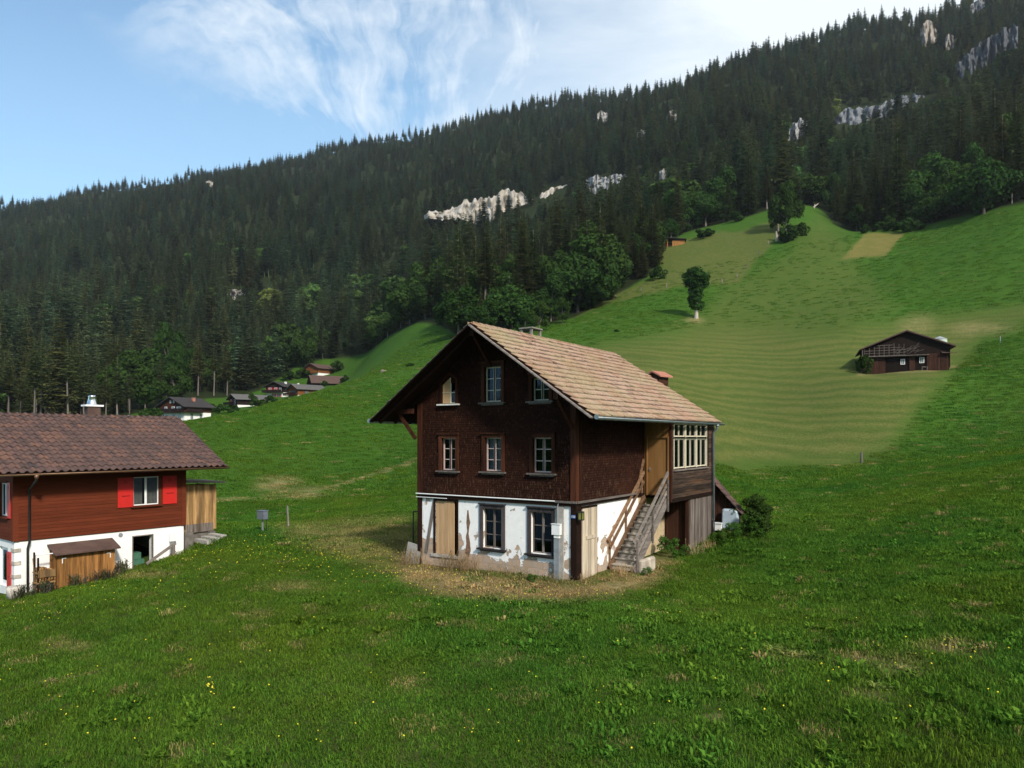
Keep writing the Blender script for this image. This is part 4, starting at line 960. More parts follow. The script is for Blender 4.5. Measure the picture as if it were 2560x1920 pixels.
# firewood rack
FR = thing('firewood_rack', 'open firewood rack with split logs beside the honey coloured cabinet', 'rack', (CC[0], CC[1], 0), -TH2)
for y in (.62, 1.2):
    b = MB(); b.box(.15, .19, y - .03, y + .03, -1.6, .18); b.box(.55, .6, y - .03, y + .03, -1.6, .0); b.build('upright', M['dark_wood'] if y < 1 else M['honey'], FR)
b = MB(); b.box(.15, .62, .56, 1.22, -1.02, -.97); b.box(.15, .62, .56, 1.22, -1.45, -1.41); b.box(.15, .62, .56, 1.22, -.62, -.58); b.build('shelf', M['honey_old'], FR)
b = MB(); b.box(.60, .64, .60, 1.22, -.78, -.50); b.build('front_board', M['honey_old'], FR)
b = MB(); b.tube([(.6, .55, .12), (.6, 1.2, .12)], .025, 6); b.build('top_pole', M['pvc'], FR)
lg = []
for row, (z0, n_) in enumerate(((-.96, 5), (-.88, 5), (-.80, 4), (-1.40, 5), (-1.31, 4), (-.57, 5), (-.49, 3))):
    for k in range(n_):
        b = MB(); r = random.uniform(.04, .06); y = .68 + k * .105 + random.uniform(-.01, .01); q = R(random.uniform(0, 90))
        pts = [(y + r * math.cos(a + q), z0 + .045 + r * math.sin(a + q)) for a in (0, 1.9, 3.1, 4.4)]
        b.M = face_m('right'); b.prism(pts, .22, .56 + random.uniform(0, .04))
        o = b.build('log', M['honey_old' if random.random() < .6 else 'honey']); o.location = (CC[0], CC[1], 0); o.rotation_euler = (0, 0, -TH2)
        tag(o, 'split log in the firewood rack beside the red chalet', 'log', 'split logs in the firewood rack')
# handrail by the cellar door
HRL = thing('wooden_handrail', 'grey weathered handrail beside the open cellar door of the red chalet', 'handrail', (CC[0], CC[1], 0), -TH2)
b = MB(); b.beam((.75, 4.7, -.78), (.75, 6.0, -.02), .05, .12); b.build('rail', M['grey_wood_y'], HRL); b = MB(); b.box(.70, .80, 5.82, 5.95, -1., -.1); b.build('post', M['grey_wood'], HRL)
RW = thing('retaining_kerb', 'low rough stone kerb stepping up beside the cellar door', 'kerb', (CC[0], CC[1], 0), -TH2)
for k in range(5):
    b = MB(); y = 5.5 + k * .33; b.box(.35, .95, y, y + .30, -1.3, -.86 + k * .07 + random.uniform(-.03, .03)); o = b.build('stone', M['stone'], RW); o.modifiers.new('bv', 'BEVEL').width = .04
b = MB(); b.tube([(0, 0, 0), (.03, -.1, .9), (.05, -.2, 1.35)], .018, 6); o = b.build('leaning_pole', M['honey_old']); p = on_c(-.25, .62); o.location = p; tag(o, 'thin wooden pole leaning on the white wall by the downpipe', 'pole')
b = MB(); b.tube([(0, 0, 0), (0, 0, .45)], [.24, .27], 14); b.tube([(0, 0, .45), (0, 0, .46)], [.27, .2], 14); o = b.build('flower_barrel', M['stone'], None, True); o.location = on_c(-.45, -.15); tag(o, 'weathered stone flower tub at the near corner of the red chalet', 'planter')

# ------------------------------------------------------------------ things on the near meadow
def wpos(xp, yp, dd): return at(xp, dd)
p = at(567, 35.6)
EB = thing('electric_cabinet', 'grey electric cabinet on a pale post in the dry grass', 'cabinet', p, R(-28))
b = MB(); b.box(-.22, .22, -.15, .15, .62, 1.02); b.box(-.24, .24, -.17, .17, 1.02, 1.05); b.build('cabinet', M['box_grey'], EB)
b = MB(); b.box(-.04, .03, -.03, .03, -.3, .62); b.build('post', M['galv'], EB)
b = MB(); b.tube([(.2, .05, -.2), (.2, .05, .62)], .02, 6); b.build('cable_pipe', M['dark_metal'], EB)
def fence_post(xp, dd, h, label, r=.06, mat='grey_wood', tilt=0.):
    p = at(xp, dd); b = MB(); b.tube([(0, 0, -.4), (0, 0, h * .97), (0, 0, h)], [r, r * .92, r * .5], 8); o = b.build('fence_post', M[mat]); o.location = p; o.rotation_euler = (0, tilt, random.random()); tag(o, label, 'post'); return o
fence_post(623, 38, 1.15, 'grey fence post right of the electric cabinet', .05, 'grey_wood', R(-3))
fence_post(1861, 79, 1.15, 'grey fence post at the lower edge of the mown hay', .13, 'grey_wood')
fence_post(2161, 128, 1.1, 'thin pale post in the field above the barn', .07, 'galv')
PR = thing('pipe_railing', 'thin black pipe railing ending at the left wall of the old farmhouse', 'railing', (0, 0, 0))
a_, c_ = hp(8.55, 1.6), hp(6.95, 2.2); za, zc = g1(*a_), g1(*c_)
b = MB(); b.tube([(a_[0], a_[1], za - .3), (a_[0], a_[1], za + 1.72)], .03, 6); b.build('post', M['dark_metal'], PR)
b = MB(); b.tube([(a_[0], a_[1], za + 1.70), (c_[0], c_[1], zc + 1.95)], .03, 6); b.build('rail', M['dark_metal'], PR)
b = MB(); b.beam((0, 0, 0), (.12, .05, .75), .7, .03, (0, 1, 0)); o = b.build('leaning_slab', M['concrete']); p = hp(7.15, -.05); o.location = (p[0], p[1], g1(*p)); o.rotation_euler = (0, 0, -TH); tag(o, 'grey slab leaning against the left corner of the farmhouse', 'slab')

# ------------------------------------------------------------------ village chalets, barn and huts
def chalet(name, label, cat, xp, dd, th, Wd, Ln, zb, ze, zp, mlow, mup, mroof, ov=.9, dz=0., windows=(), balcony=None, chim=None, mbal='chalet_dark', side_windows=(), group='chalets of the hamlet', gable=None, yb=None):
    """corner nearest to the viewer at the bearing xp and distance dd; zb belt, ze eave, zp peak heights"""
    p = at(xp, dd); r = thing(name, label, cat, (p.x, p.y, p.z + dz if yb is None else CZ + (944 - yb) / FD * dd), -R(th), group)
    pit = (zp - ze) / (Wd / 2); xr = -Wd / 2; pl = [(pit, 1, zp + pit * xr), (-pit, 1, zp - pit * xr)]
    b = MB(); b.box(-Wd + .1, -.1, .1, Ln - .1, -4, zb); b.build('lower_wall', M[mlow], r)
    b = MB(); wall(b, face_m('front'), -Wd, 0, zb, zp, [], .3, pl); wall(b, face_m('right'), 0, Ln, zb, ze + .05, [], .3); wall(b, face_m('left', -Wd), -Ln, 0, zb, ze + .05, [], .3); wall(b, face_m('back', Ln), 0, Wd, zb, zp, [], .3, [(-pit, 1, zp + pit * xr), (pit, 1, zp - pit * xr)])
    b.box(-Wd, 0, 0, Ln, zb, zb + .1)
    b.build('upper_wall', M[gable or mup], r)
    rf = None
    for s in (1, -1):
        e0, e1, r0, r1 = (xr + s * (Wd / 2 + ov), -ov, zp - pit * (Wd / 2 + ov)), (xr + s * (Wd / 2 + ov), Ln + ov, zp - pit * (Wd / 2 + ov)), (xr, -ov, zp), (xr, Ln + ov, zp)
        b = MB(); P = [Vector(q) for q in (e0, e1, r1, r0)]; U = Vector((0, 0, .22))
        b.add([tuple(q + Vector((0, 0, .02))) for q in P] + [tuple(q + U) for q in P], [(3, 2, 1, 0), (4, 5, 6, 7), (0, 1, 5, 4), (1, 2, 6, 5), (3, 0, 4, 7)])
        if rf is None: rf = b.build('roof', M[mroof], r)
        else: b.build('roof_slope', M[mroof], rf)
        n_r = max(4, int((Wd / 2 + ov) / .9)); b = MB()
        for k in range(1, n_r):
            t_ = k / n_r; q0, q1 = Vector(e0).lerp(Vector(r0), t_) + U, Vector(e1).lerp(Vector(r1), t_) + U; b.beam(q0 + Vector((0, 0, .01)), q1 + Vector((0, 0, .01)), .08, .05)
        b.build('roof_courses', M[mroof], rf)
    for (f, a, z0, w1, h1, sh, fr) in [('front', *q) for q in windows] + [('right', *q) for q in side_windows]:
        F = face_m(f); b = MB(F); c0 = .0 if z0 > zb else -.1
        b.box(a - .07, a + w1 + .07, z0 - .07, z0 + h1 + .07, c0, c0 + .07); wn = b.build('window', M[fr], r)
        b = MB(F)
        for i in range(2): b.box(a + i * w1 / 2 + .03, a + (i + 1) * w1 / 2 - .03, z0, z0 + h1, c0 + .05, c0 + .074)
        b.build('pane', M['glass_flat'], wn)
        if sh:
            for q in (a - .62, a + w1 + .1): b = MB(F); b.box(q, q + .52, z0 - .05, z0 + h1 + .05, c0 + .01, c0 + .09); b.build('shutter', M[sh], wn)
    if balcony:
        z0, x0, x1, yd = balcony; b = MB(); b.box(x0, x1, -yd, .0, z0 - .15, z0); b.box(x0, x1, -yd, -yd + .08, z0 + .12, z0 + .95)
        if x1 > .2: b.box(.0, x1, 0., Ln * .6, z0 - .15, z0); b.box(x1 - .08, x1, 0, Ln * .6, z0 + .12, z0 + .95)
        n_ = int((x1 - x0) / 1.6)
        for k in range(n_ + 1): x = x0 + .05 + (x1 - x0 - .1) * k / n_; b.box(x - .05, x + .05, -yd - .02, -yd + .1, z0, z0 + 1.05)
        b.build('balcony', M[mbal], r)
    if chim:
        x, y, h1, mm = chim; z0 = zp - pit * abs(x - xr); b = MB(); b.box(x - .35, x + .35, y - .35, y + .35, z0 - .5, z0 + h1); c = b.build('chimney', M[mm], rf); b = MB(); b.box(x - .45, x + .45, y - .45, y + .45, z0 + h1, z0 + h1 + .1); b.build('chimney_cap', M['roof_grey'], c)
    return r


M['silo'] = plain('pale_green_paint', (.45, .52, .44), .5, .3, var=.12, scale=2)
M['glass_flat'] = plain('window_glass', (.12, .15, .18), .08, .8, var=.1)
chalet('brown_chalet', 'broad dark brown chalet with a full-width balcony below the forest edge', 'house', 398, 200, 28, 10.8, 9, 2.3, 4.0, 6.4, 'plaster', 'chalet_brown', 'roof_dark',
       windows=[(-8.2, 2.6, .9, 1.2, None, 'pvc'), (-5.2, 2.6, 1.1, 1.2, None, 'pvc'), (-3., 2.6, 1.6, 1.2, None, 'pvc'), (-6.0, 4.9, .4, .6, None, 'pvc'), (-4.6, 4.9, .4, .6, None, 'pvc'), (-8., .5, .9, 1., None, 'pvc'), (-5., .5, 1.2, 1.2, None, 'pvc'), (-2.6, .3, 1.2, 1.5, None, 'pvc')],
       balcony=(2.3, -11.6, 1.0, 1.2), chim=(-3.2, 5.5, 1.2, 'roof_pink'), side_windows=[(2, .3, .9, 1.6, None, 'pvc'), (5, .3, .9, 1.6, None, 'pvc')], yb=907)
chalet('black_chalet', 'small black chalet with a grey roof just beyond the crest of the meadow', 'house', 512, 246, 47, 6.8, 11, 1.5, 3.6, 5.1, 'plaster', 'chalet_dark', 'roof_grey',
       windows=[(-5.4, 1.9, 1.0, 1.4, 'shutter_red', 'pvc'), (-2.5, 1.8, 1.0, 1.5, None, 'pvc')], balcony=(1.5, -8.2, 0.1, 1.6), chim=(-4.2, 6, 1., 'roof_dark'), yb=883)
chalet('red_shuttered_chalet', 'dark chalet with bright red shutters and a white ground floor', 'house', 612, 285, 22, 8.6, 8.5, 2.5, 4.8, 6.6, 'plaster', 'chalet_dark', 'roof_dark',
       windows=[(-7.0, 2.95, 1.0, 1.35, 'shutter_red', 'pvc'), (-4.2, 2.95, 1.0, 1.35, 'shutter_red', 'pvc'), (-1.9, 2.95, .9, 1.35, None, 'pvc'), (-5.0, .6, .9, 1.4, 'shutter_red', 'pvc'), (-2.4, .6, .8, 1.3, 'shutter_red', 'pvc')], balcony=(2.5, -9.6, .1, 1.4), chim=(-3., 5, 1., 'pvc'), yb=860, mbal='chalet_dark')
chalet('green_window_chalet', 'low orange brown chalet with a grey roof in front of the big barn', 'house', 643, 272, 46, 7.6, 11.5, 1.2, 3.6, 5.3, 'plaster', 'chalet_orange', 'roof_grey',
       windows=[(-6.5, 1.6, 1.4, 1.3, None, 'leaf'), (-4.4, 1.6, 1.4, 1.3, None, 'leaf'), (-2.2, 1.6, 1.4, 1.3, None, 'leaf')], side_windows=[(3, 1.6, 1.4, 1.2, None, 'leaf'), (6.5, .6, 1., 2., None, 'chalet_brown')], balcony=(1.2, -9.0, .1, 1.5), mbal='chalet_brown', chim=(-4.6, 2.5, 1., 'pvc'), yb=859)
chalet('orange_chalet', 'topmost chalet of orange wood with brown roof at the forest edge', 'house', 687, 318, 33, 8.6, 9.5, 2.2, 4.4, 6.3, 'plaster', 'chalet_orange', 'roof_brown',
       windows=[(-5, .5, .9, 1.1, None, 'pvc')], balcony=(2.2, -8.7, .1, 1.0), mbal='chalet_orange', yb=815)
chalet('long_barn', 'long dark hay barn with a wide brown roof behind the hamlet', 'barn', 676, 296, 63, 8., 19, .6, 3.6, 6.4, 'chalet_dark', 'chalet_dark', 'roof_brown', yb=843, group=None)
BN = chalet('hay_barn', 'large dark timber barn alone on the mown hillside', 'barn', 2052, 115, 22, 12.3, 9.5, 2.6, 3.9, 6.4, 'barn_wood', 'barn_wood', 'roof_brown', ov=.75, yb=798, group=None,
            windows=[(-6.9, 1.15, .5, .75, None, 'white_paint'), (-4.2, 1.3, .55, .8, None, 'white_paint')])
F = face_m('front')
for (x0, x1, z0, z1, mm) in ((-12.5, -9.1, -.9, 2.5, 'red_planks'), (-5.7, -4.9, .1, 2.5, 'red_planks'), (-3.2, -.1, -.2, 2.7, 'red_planks')):
    b = MB(F); x = x0
    while x < x1 - .1: w1 = random.uniform(.18, .3); b.box(x, min(x + w1, x1), z0, z1, .0, .08 + random.uniform(0, .05)); x += w1 + .02
    b.build('plank_panel', M[mm], BN)
b = MB(face_m('right'))
y = .1
while y < 5.5: w1 = random.uniform(.2, .3); b.box(y, y + w1, .3 + y * .28, 4.0, .0, .06 + random.uniform(0, .04)); y += w1 + .02
b.build('plank_panel', M['red_planks'], BN)
b = MB(); b.add([(-1.2, -.7, 2.75), (.9, -.7, 2.62), (.9, 4, 3.1), (-1.2, -.05, 3.0), (-1.2, -.7, 2.67), (.9, -.7, 2.54), (.9, 4, 3.02), (-1.2, -.05, 2.92)], [(0, 1, 2, 3), (7, 6, 5, 4), (0, 4, 5, 1), (1, 5, 6, 2), (3, 7, 4, 0)]); b.build('pent_roof', M['roof_brown'], BN)
b = MB(F)
for k in range(9): x = -12.3 + k * .72; b.box(x - .03, x + .03, 2.4, 3.75 + k * .13 if k < 7 else 4.4, .55, .62)
for k in range(5): z0 = 2.55 + k * .42; x1 = (-6.3, -6.3, -6.3, -6.9, -8.2)[k]; b.box(-12.4 + k * .5 * (k > 2), x1, z0, z0 + .06, .62, .68)
b.build('drying_rack', M['old_planks'], BN)
b = MB(F); rr = random.Random(3)
for k in range(18):
    x = rr.uniform(-9., -4.5); z0 = rr.uniform(2.65, 3.6); a = rr.uniform(-1.1, 1.1); l = rr.uniform(.7, 1.6); b.beam((x, z0, .5), (x + l * math.cos(a), z0 + abs(l * math.sin(a)), .62), .05, .05)
b.build('loose_poles', M['old_planks'], BN)
b = MB(F); b.box(-12.6, -3., 2.42, 2.55, .0, .75); b.box(-12.7, -12.55, -.6, 3.6, .55, .7); b.build('gallery_floor', M['old_planks'], BN)
b = MB(F); b.beam((-3.9, .55, .6), (-1.0 - 2.4, .5, .6), .08, .08); b.box(-4.0, -3.92, -.3, .6, .55, .65); b.box(-3.3, -3.22, -.3, .6, .55, .65); b.build('hitching_rail', M['grey_wood'], BN)
# tank behind the barn
p = at(2030, 127); SH = CZ + (944 - 733) / FD * 127 - p.z; TK_ = thing('feed_silo', 'round pale green silo with a shallow cone lid behind the hay barn', 'silo', (p.x, p.y, p.z))
b = MB(); b.tube([(0, 0, -1), (0, 0, SH)], 1.15, 28); b.build('drum', M['silo'], TK_, False)
b = MB(); b.tube([(0, 0, SH), (0, 0, SH + .06), (0, 0, SH + .55), (0, 0, SH + .58)], [1.22, 1.22, .15, .1], 28); b.build('cone_lid', M['galv'], TK_)
# open hut in the high pasture
p = at(1434, 261); HT = thing('pasture_hut', 'small open-fronted wooden hut at the forest edge in the high pasture', 'hut', (p.x, p.y, p.z - .2), R(-10))
b = MB(); b.box(0, .2, 0, 4, -1, 3.6); b.box(3.0, 7.4, 0, .2, -.6, 2.9); b.box(1.2, 1.4, 0, .15, -1, 3.4); b.box(7.3, 7.5, .2, 4, -.6, 3); b.box(.2, 7.3, 3.8, 4, -1, 3); b.build('plank_wall', M['honey'], HT)
b = MB(); b.add([(-.5, -.8, 4.0), (8, -.8, 3.1), (8, 4.6, 3.1), (-.5, 4.6, 4.0), (-.5, -.8, 3.85), (8, -.8, 2.95), (8, 4.6, 2.95), (-.5, 4.6, 3.85)], [(0, 1, 2, 3), (7, 6, 5, 4), (0, 4, 5, 1), (1, 5, 6, 2), (3, 7, 4, 0), (2, 6, 7, 3)]); b.build('roof', M['roof_dark'], HT)
b = MB(); b.box(.25, 3., 1.2, 3.7, -1, 2.5); b.box(1.5, 3., .3, 1.2, 1., 1.2); b.build('stored_hay_rack', M['chalet_brown'], HT)


# ------------------------------------------------------------------ trees
def conifer_mesh(seed, H=25., start=.12, levels=30, per=8, rmax=3.1, seg=4, sparse=0., trunk=True):
    rg = np.random.default_rng(seed); V = []; F = []; T = []
    def tri(a, b, c, t): o = len(V); V.extend((a, b, c)); F.append((o, o + 1, o + 2)); T.append(t)
    up = np.array([0, 0, 1.])
    for i in range(levels):
        f = (i + rg.uniform(-.35, .35)) / levels; f = min(max(f, 0), .985); z = H * (start + (1 - start) * f)
        env = (1 - f) ** .82 * (min(1., .55 + f * 3.)); nb = max(4, int(per * (.6 + .4 * (1 - f)) + rg.integers(-1, 2)))
        for k in range(nb):
            if rg.random() < sparse: continue
            a = 2 * math.pi * (k + rg.random()) / nb; L = rmax * env * rg.uniform(.62, 1.18) + .25; dr = rg.uniform(.22, .5)
            o = np.array([math.cos(a), math.sin(a), 0]); sd_ = np.array([-o[1], o[0], 0]); t = rg.random() * .7
            pts = [o * (L * q) + up * (z - L * dr * q * (1.5 - .75 * q)) for q in np.linspace(.06, 1, seg + 1)]
            wd = L * .36 + .2
            for s in range(seg):
                q0, q1 = s / seg, (s + 1) / seg; w0, w1 = wd * (1 - q0 * .75), wd * (1 - q1) * .8
                tt = min(1., t + .3 * q1)
                for sg in (-1, 1):
                    tip = pts[s] + o * L * .26 + sd_ * sg * w0 * rg.uniform(.8, 1.25) - up * w0 * rg.uniform(.15, .65)
                    tri(pts[s], pts[s + 1], tip, tt)
                    if rg.random() < .55: tri(pts[s], pts[s + 1], (pts[s] + pts[s + 1]) / 2 - up * w0 * rg.uniform(.5, 1.1) + sd_ * sg * .12, tt * .6)
    tri(np.array([.14, 0, H * .955]), np.array([-.08, .12, H * .955]), np.array([0, 0, H * 1.01]), .6); tri(np.array([0, .14, H * .95]), np.array([0, -.14, H * .95]), np.array([0, 0, H * 1.01]), .6)
    return np.array(V), np.array(F), np.array(T)


def trunk_mesh(name, H, r, mat, bend=.15, seed=0, stubs=0):
    rg = random.Random(seed); b = MB(); n = 6
    pts = [(bend * math.sin(k * 1.3 + seed), bend * math.cos(k * 1.1 + seed) - bend, -1.5 + (H + 1.5) * k / n) for k in range(n + 1)]
    b.tube(pts, [r * (1 - .9 * k / n) for k in range(n + 1)], 7)
    for k in range(stubs):
        z = rg.uniform(.15, .5) * H; a = rg.uniform(0, 6.28); b.tube([(0, 0, z), (.9 * math.cos(a), .9 * math.sin(a), z - .15)], [.04, .015], 4)
    o = b.build(name, M[mat]); me = o.data; bpy.data.objects.remove(o); return me


def broad_mesh(seed, H=14., Wd=11., bottom=.18, n_leaf=4200, lobes=18, size=.5, shape=1.):
    """crown of leaf-sized faces gathered on uneven lobes; limbs reach into them"""
    rg = np.random.default_rng(seed); cen = []; zc = H * (bottom + (1 - bottom) * .48); hz = H * (1 - bottom) * .5
    for i in range(lobes):
        a = i * 2.4 + rg.uniform(-.5, .5); e = rg.uniform(-.9, 1.); rr = math.sqrt(max(0, 1 - e * e)) * rg.uniform(.45, .8)
        if e < 0: rr *= (1 + .15 * -e)
        cen.append((Wd * .5 * rr * math.cos(a), Wd * .5 * rr * math.sin(a), zc + hz * .78 * e, rg.uniform(.15, .27) * (Wd + H) * .5 * .8))
    cen = np.array(cen); pick = rg.choice(len(cen), n_leaf, p=cen[:, 3] ** 2 / (cen[:, 3] ** 2).sum())
    dr = rg.normal(size=(n_leaf, 3)); dr /= np.linalg.norm(dr, axis=1)[:, None]; dr[:, 2] = np.where(rg.random(n_leaf) < .4, np.abs(dr[:, 2]), dr[:, 2])
    rad = cen[pick, 3] * (rg.uniform(.35, 1., n_leaf) ** .45) * (1 + .25 * rg.normal(size=n_leaf) * .5)
    P = cen[pick, :3] + dr * rad[:, None] * np.array([1, 1, .8])
    nr = dr + rg.normal(size=(n_leaf, 3)) * .55 + np.array([0, 0, .35]); nr /= np.linalg.norm(nr, axis=1)[:, None]
    t1 = np.cross(nr, rg.normal(size=(n_leaf, 3))); t1 /= np.linalg.norm(t1, axis=1)[:, None]; t2 = np.cross(nr, t1)
    s = size * rg.uniform(.55, 1.25, n_leaf)[:, None]
    V = np.stack([P - t1 * s, P - t2 * s * .55 + nr * s * .1, P + t1 * s, P + t2 * s * .55 - nr * s * .15], 1).reshape(-1, 3)
    F = np.arange(n_leaf * 4).reshape(-1, 4); T = np.clip(rg.random(n_leaf) * .6 + .35 * rg.random(len(cen))[pick], 0, 1)
    return V, F, T, cen


def broad_trunk(name, H, cen, r, mat, bottom):
    b = MB(); z0 = H * (bottom + .18); b.tube([(0, 0, -1.), (0, 0, .3), (.05, .03, z0 * .6), (0, 0, z0)], [r * 1.4, r * 1.05, r * .9, r * .75], 9)
    for c in cen[:10]:
        m_ = (c[0] * .45, c[1] * .45, z0 + (c[2] - z0) * .55); b.tube([(0, 0, z0 * .92), m_, (c[0] * .85, c[1] * .85, c[2])], [r * .5, r * .3, r * .1], 6)
    o = b.build(name, M[mat]); me = o.data; bpy.data.objects.remove(o); return me


CON = []     # individual conifers: (crown mesh, trunk mesh)
for k, (st_, lv, per, rm, sp) in enumerate(((.08, 34, 10, 4.0, .03), (.24, 30, 9, 3.5, .06), (.40, 25, 9, 3.4, .06), (.05, 36, 10, 4.4, .03), (.54, 18, 8, 3.0, .10))):
    V, F, T = conifer_mesh(100 + k, 25., st_, lv, per, rm, 4, sp)
    CON.append((np_mesh('spruce_crown', V, F, M['needle'], T), trunk_mesh('spruce_trunk', 24., .34, 'bark', .12, k, 14 if st_ > .2 else 0)))
BRD = []
for k, (H, Wd, bt, nl, lb) in enumerate(((14, 12, .10, 4600, 20), (16, 11, .14, 4600, 22), (12, 12.5, .06, 4400, 18))):
    V, F, T, cen = broad_mesh(200 + k, H, Wd, bt, nl, lb, .48); BRD.append((H, np_mesh('tree_crown', V, F, M['leaf'], T), broad_trunk('tree_trunk', H, cen, .32, 'bark', bt)))


def place_tree(name, label, cat, mesh_c, mesh_t, loc, rz, sc, group=None, sxy=1.):
    r = thing(name, label, cat, loc, rz, group); r.scale = (sc * sxy, sc * sxy, sc)
    for nm, me in (('crown', mesh_c), ('trunk', mesh_t)):
        o = bpy.data.objects.new(nm, me); COL.objects.link(o); o.parent = r
    return r


# the cliffs standing out of the forest: (outline along the top, foot) by bearing, distance
CLIFFS = [
 ('pale cream and grey cliff face in the middle of the forest', [(916,460,468),(935,457,470),(958,454,468),(978,450,468),(1000,436,470),(1030,430,478),(1052,428,470),(1062,424,474),(1085,411,468),(1110,410,472),(1130,418,480),(1148,428,474),(1158,438,470),(1172,414,440),(1190,404,438),(1215,402,426),(1236,396,424)], (.50, .43, .33)),
 ('grey rock wall among spruces above the deciduous trees', [(1265,390,404),(1285,378,416),(1310,382,404),(1330,376,402),(1358,380,398)], (.34, .34, .34)),
 ('small slab of pale rock at the forest slope', [(1424,370,392),(1434,366,398),(1444,372,392)], (.42, .39, .34)),
 ('small cream and grey cliff left of the great grey wall', [(1700,288,306),(1712,268,304),(1728,258,298),(1744,260,290)], (.40, .38, .35)),
 ('long grey rock wall high on the right slope', [(1802,258,286),(1815,240,282),(1840,232,276),(1870,230,272),(1890,228,262),(1920,216,250),(1950,204,240),(1980,202,226),(2000,206,222),(2030,204,214)], (.21, .225, .25)),
 ('tan rock outcrop near the skyline on the right', [(1988,58,90),(2000,42,102),(2012,46,104),(2024,70,96)], (.40, .31, .22)),
 ('second tan outcrop close to the skyline', [(2042,84,104),(2050,72,108),(2060,80,104)], (.34, .28, .22)),
 ('dark slabby rock gully in the upper right corner', [(2060,150,180),(2085,120,165),(2120,90,150),(2160,66,112),(2200,50,100)], (.12, .13, .15)),
 ('grey rock at the very corner of the forest slope', [(2095,10,24),(2110,0,26),(2128,-4,20)], (.32, .31, .31)),
 ('small rock showing high in the forest', [(1290,246,258),(1300,238,264),(1312,244,260)], (.40, .36, .30)),
 ('pale scree patch in the lower forest', [(490,628,638),(508,624,642),(530,626,640)], (.34, .30, .25)),
 ('small cream rock near the left skyline', [(444,392,400),(452,388,404),(460,394,402)], (.42, .35, .26)),
 ('small brown rocks at the upper forest', [(1372,292,306),(1384,280,316),(1396,288,308)], (.38, .31, .24)),
 ('little rocks left of the cream and grey cliff', [(1440,248,262),(1452,238,268),(1462,246,262)], (.33, .28, .23)),
]
def cliff_mat(c):
    m, t, b = new_mat('cliff_rock'); v = t.obj()
    st = t.noise(t.vscale(v, 1., 1., .18), .5, 6, .7, .5); n2 = t.noise(v, .9, 6, .7)
    cr = t.n('ShaderNodeTexVoronoi', {'feature': 'DISTANCE_TO_EDGE'}, Vector=t.vscale(v, 1., 1., .5), Scale=.14).outputs['Distance']
    c_ = t.mix(t.mapr(st, .36, .62), tuple(x * .70 for x in (c[0], c[0] * 1.02, c[0] * 1.06)), c); c_ = t.mix(t.mapr(n2, .5, .72, 0, .5), c_, tuple(min(1, x * 1.4) for x in c))
    c_ = t.mix(t.mapr(cr, 0., .06, .7, 0.), c_, tuple(x * .3 for x in c)); c_ = t.mix(t.mapr(n2, .58, .66, 0, .7), c_, (.03, .045, .018))
    setb(t, b, c_, .95, .1, t.bump(t.m('ADD', st, n2), .8, 1.2)); return m


def hit(xp, yp, d0, d1, n_=500):
    """distance where the bearing's slope line meets the land"""
    dd = np.linspace(d0, d1, n_); z = gz(DX(xp) * dd, dd); y = view_y(z, dd); k = np.where(y <= yp)[0]
    return dd[k[0]] if len(k) else d1
chalet('small_hut', 'small hut with a faded red roof just behind the old farmhouse roof', 'hut', 1424, float(hit(1424, 842, 40, 200)), 45, 1.8, 2.2, .7, 1.95, 2.42, 'chalet_brown', 'chalet_brown', 'roof_pink', ov=.45, group=None)
cliff_zone = []
for label, pts, col in CLIFFS:
    q = np.array(pts, float); NX = 90; xs = np.linspace(q[0, 0], q[-1, 0], NX)
    dmid = hit(q[:, 0].mean(), q[:, 2].mean() + 3, 240, 1400)
    rgc = np.random.default_rng(int(q[0, 0])); V = []; nz = 22
    hgt_ = (q[:, 2] - q[:, 1]).max(); top = np.interp(xs, q[:, 0], q[:, 1]) + fbm(xs / 6., xs * 0, int(q[0, 0]), 4) * hgt_ * .32; bot = np.interp(xs, q[:, 0], q[:, 2]) + 5 + fbm(xs / 5., xs * 0 + 9, int(q[0, 0]), 3) * hgt_ * .3; bot = np.maximum(bot, top + 3)
    k1 = np.array([1, 2, 1]) / 4.
    for i, x in enumerate(xs):
        for j in range(nz):
            f = j / (nz - 1); yv = bot[i] + (top[i] - bot[i]) * f
            dd = dmid + (fbm(np.array([x / 9.]), np.array([f * 1.2]), 70)[0] * 26 + fbm(np.array([x / 8.]), np.array([f * 2.5]), 80, 4)[0] * 10 + fbm(np.array([x / 1.2]), np.array([f * 7]), 85, 2)[0] * 4) + f * 6 + (0 if 0 < i < NX - 1 else 14)
            V.append((DX(x) * dd, dd, CZ + (944 - yv) / FD * dd))
        dd = dmid + 46; V.append((DX(x) * dd, dd, CZ + (944 - top[i]) / FD * (dmid + 6) + 1.))
    nn = nz + 1; F_ = [(i * nn + j, (i + 1) * nn + j, (i + 1) * nn + j + 1, i * nn + j + 1) for i in range(NX - 1) for j in range(nz)]
    me = np_mesh('cliff', V, F_, cliff_mat(col)); o = bpy.data.objects.new('cliff', me); COL.objects.link(o); tag(o, label, None, None, 'structure')
    cliff_zone.append((q, dmid))

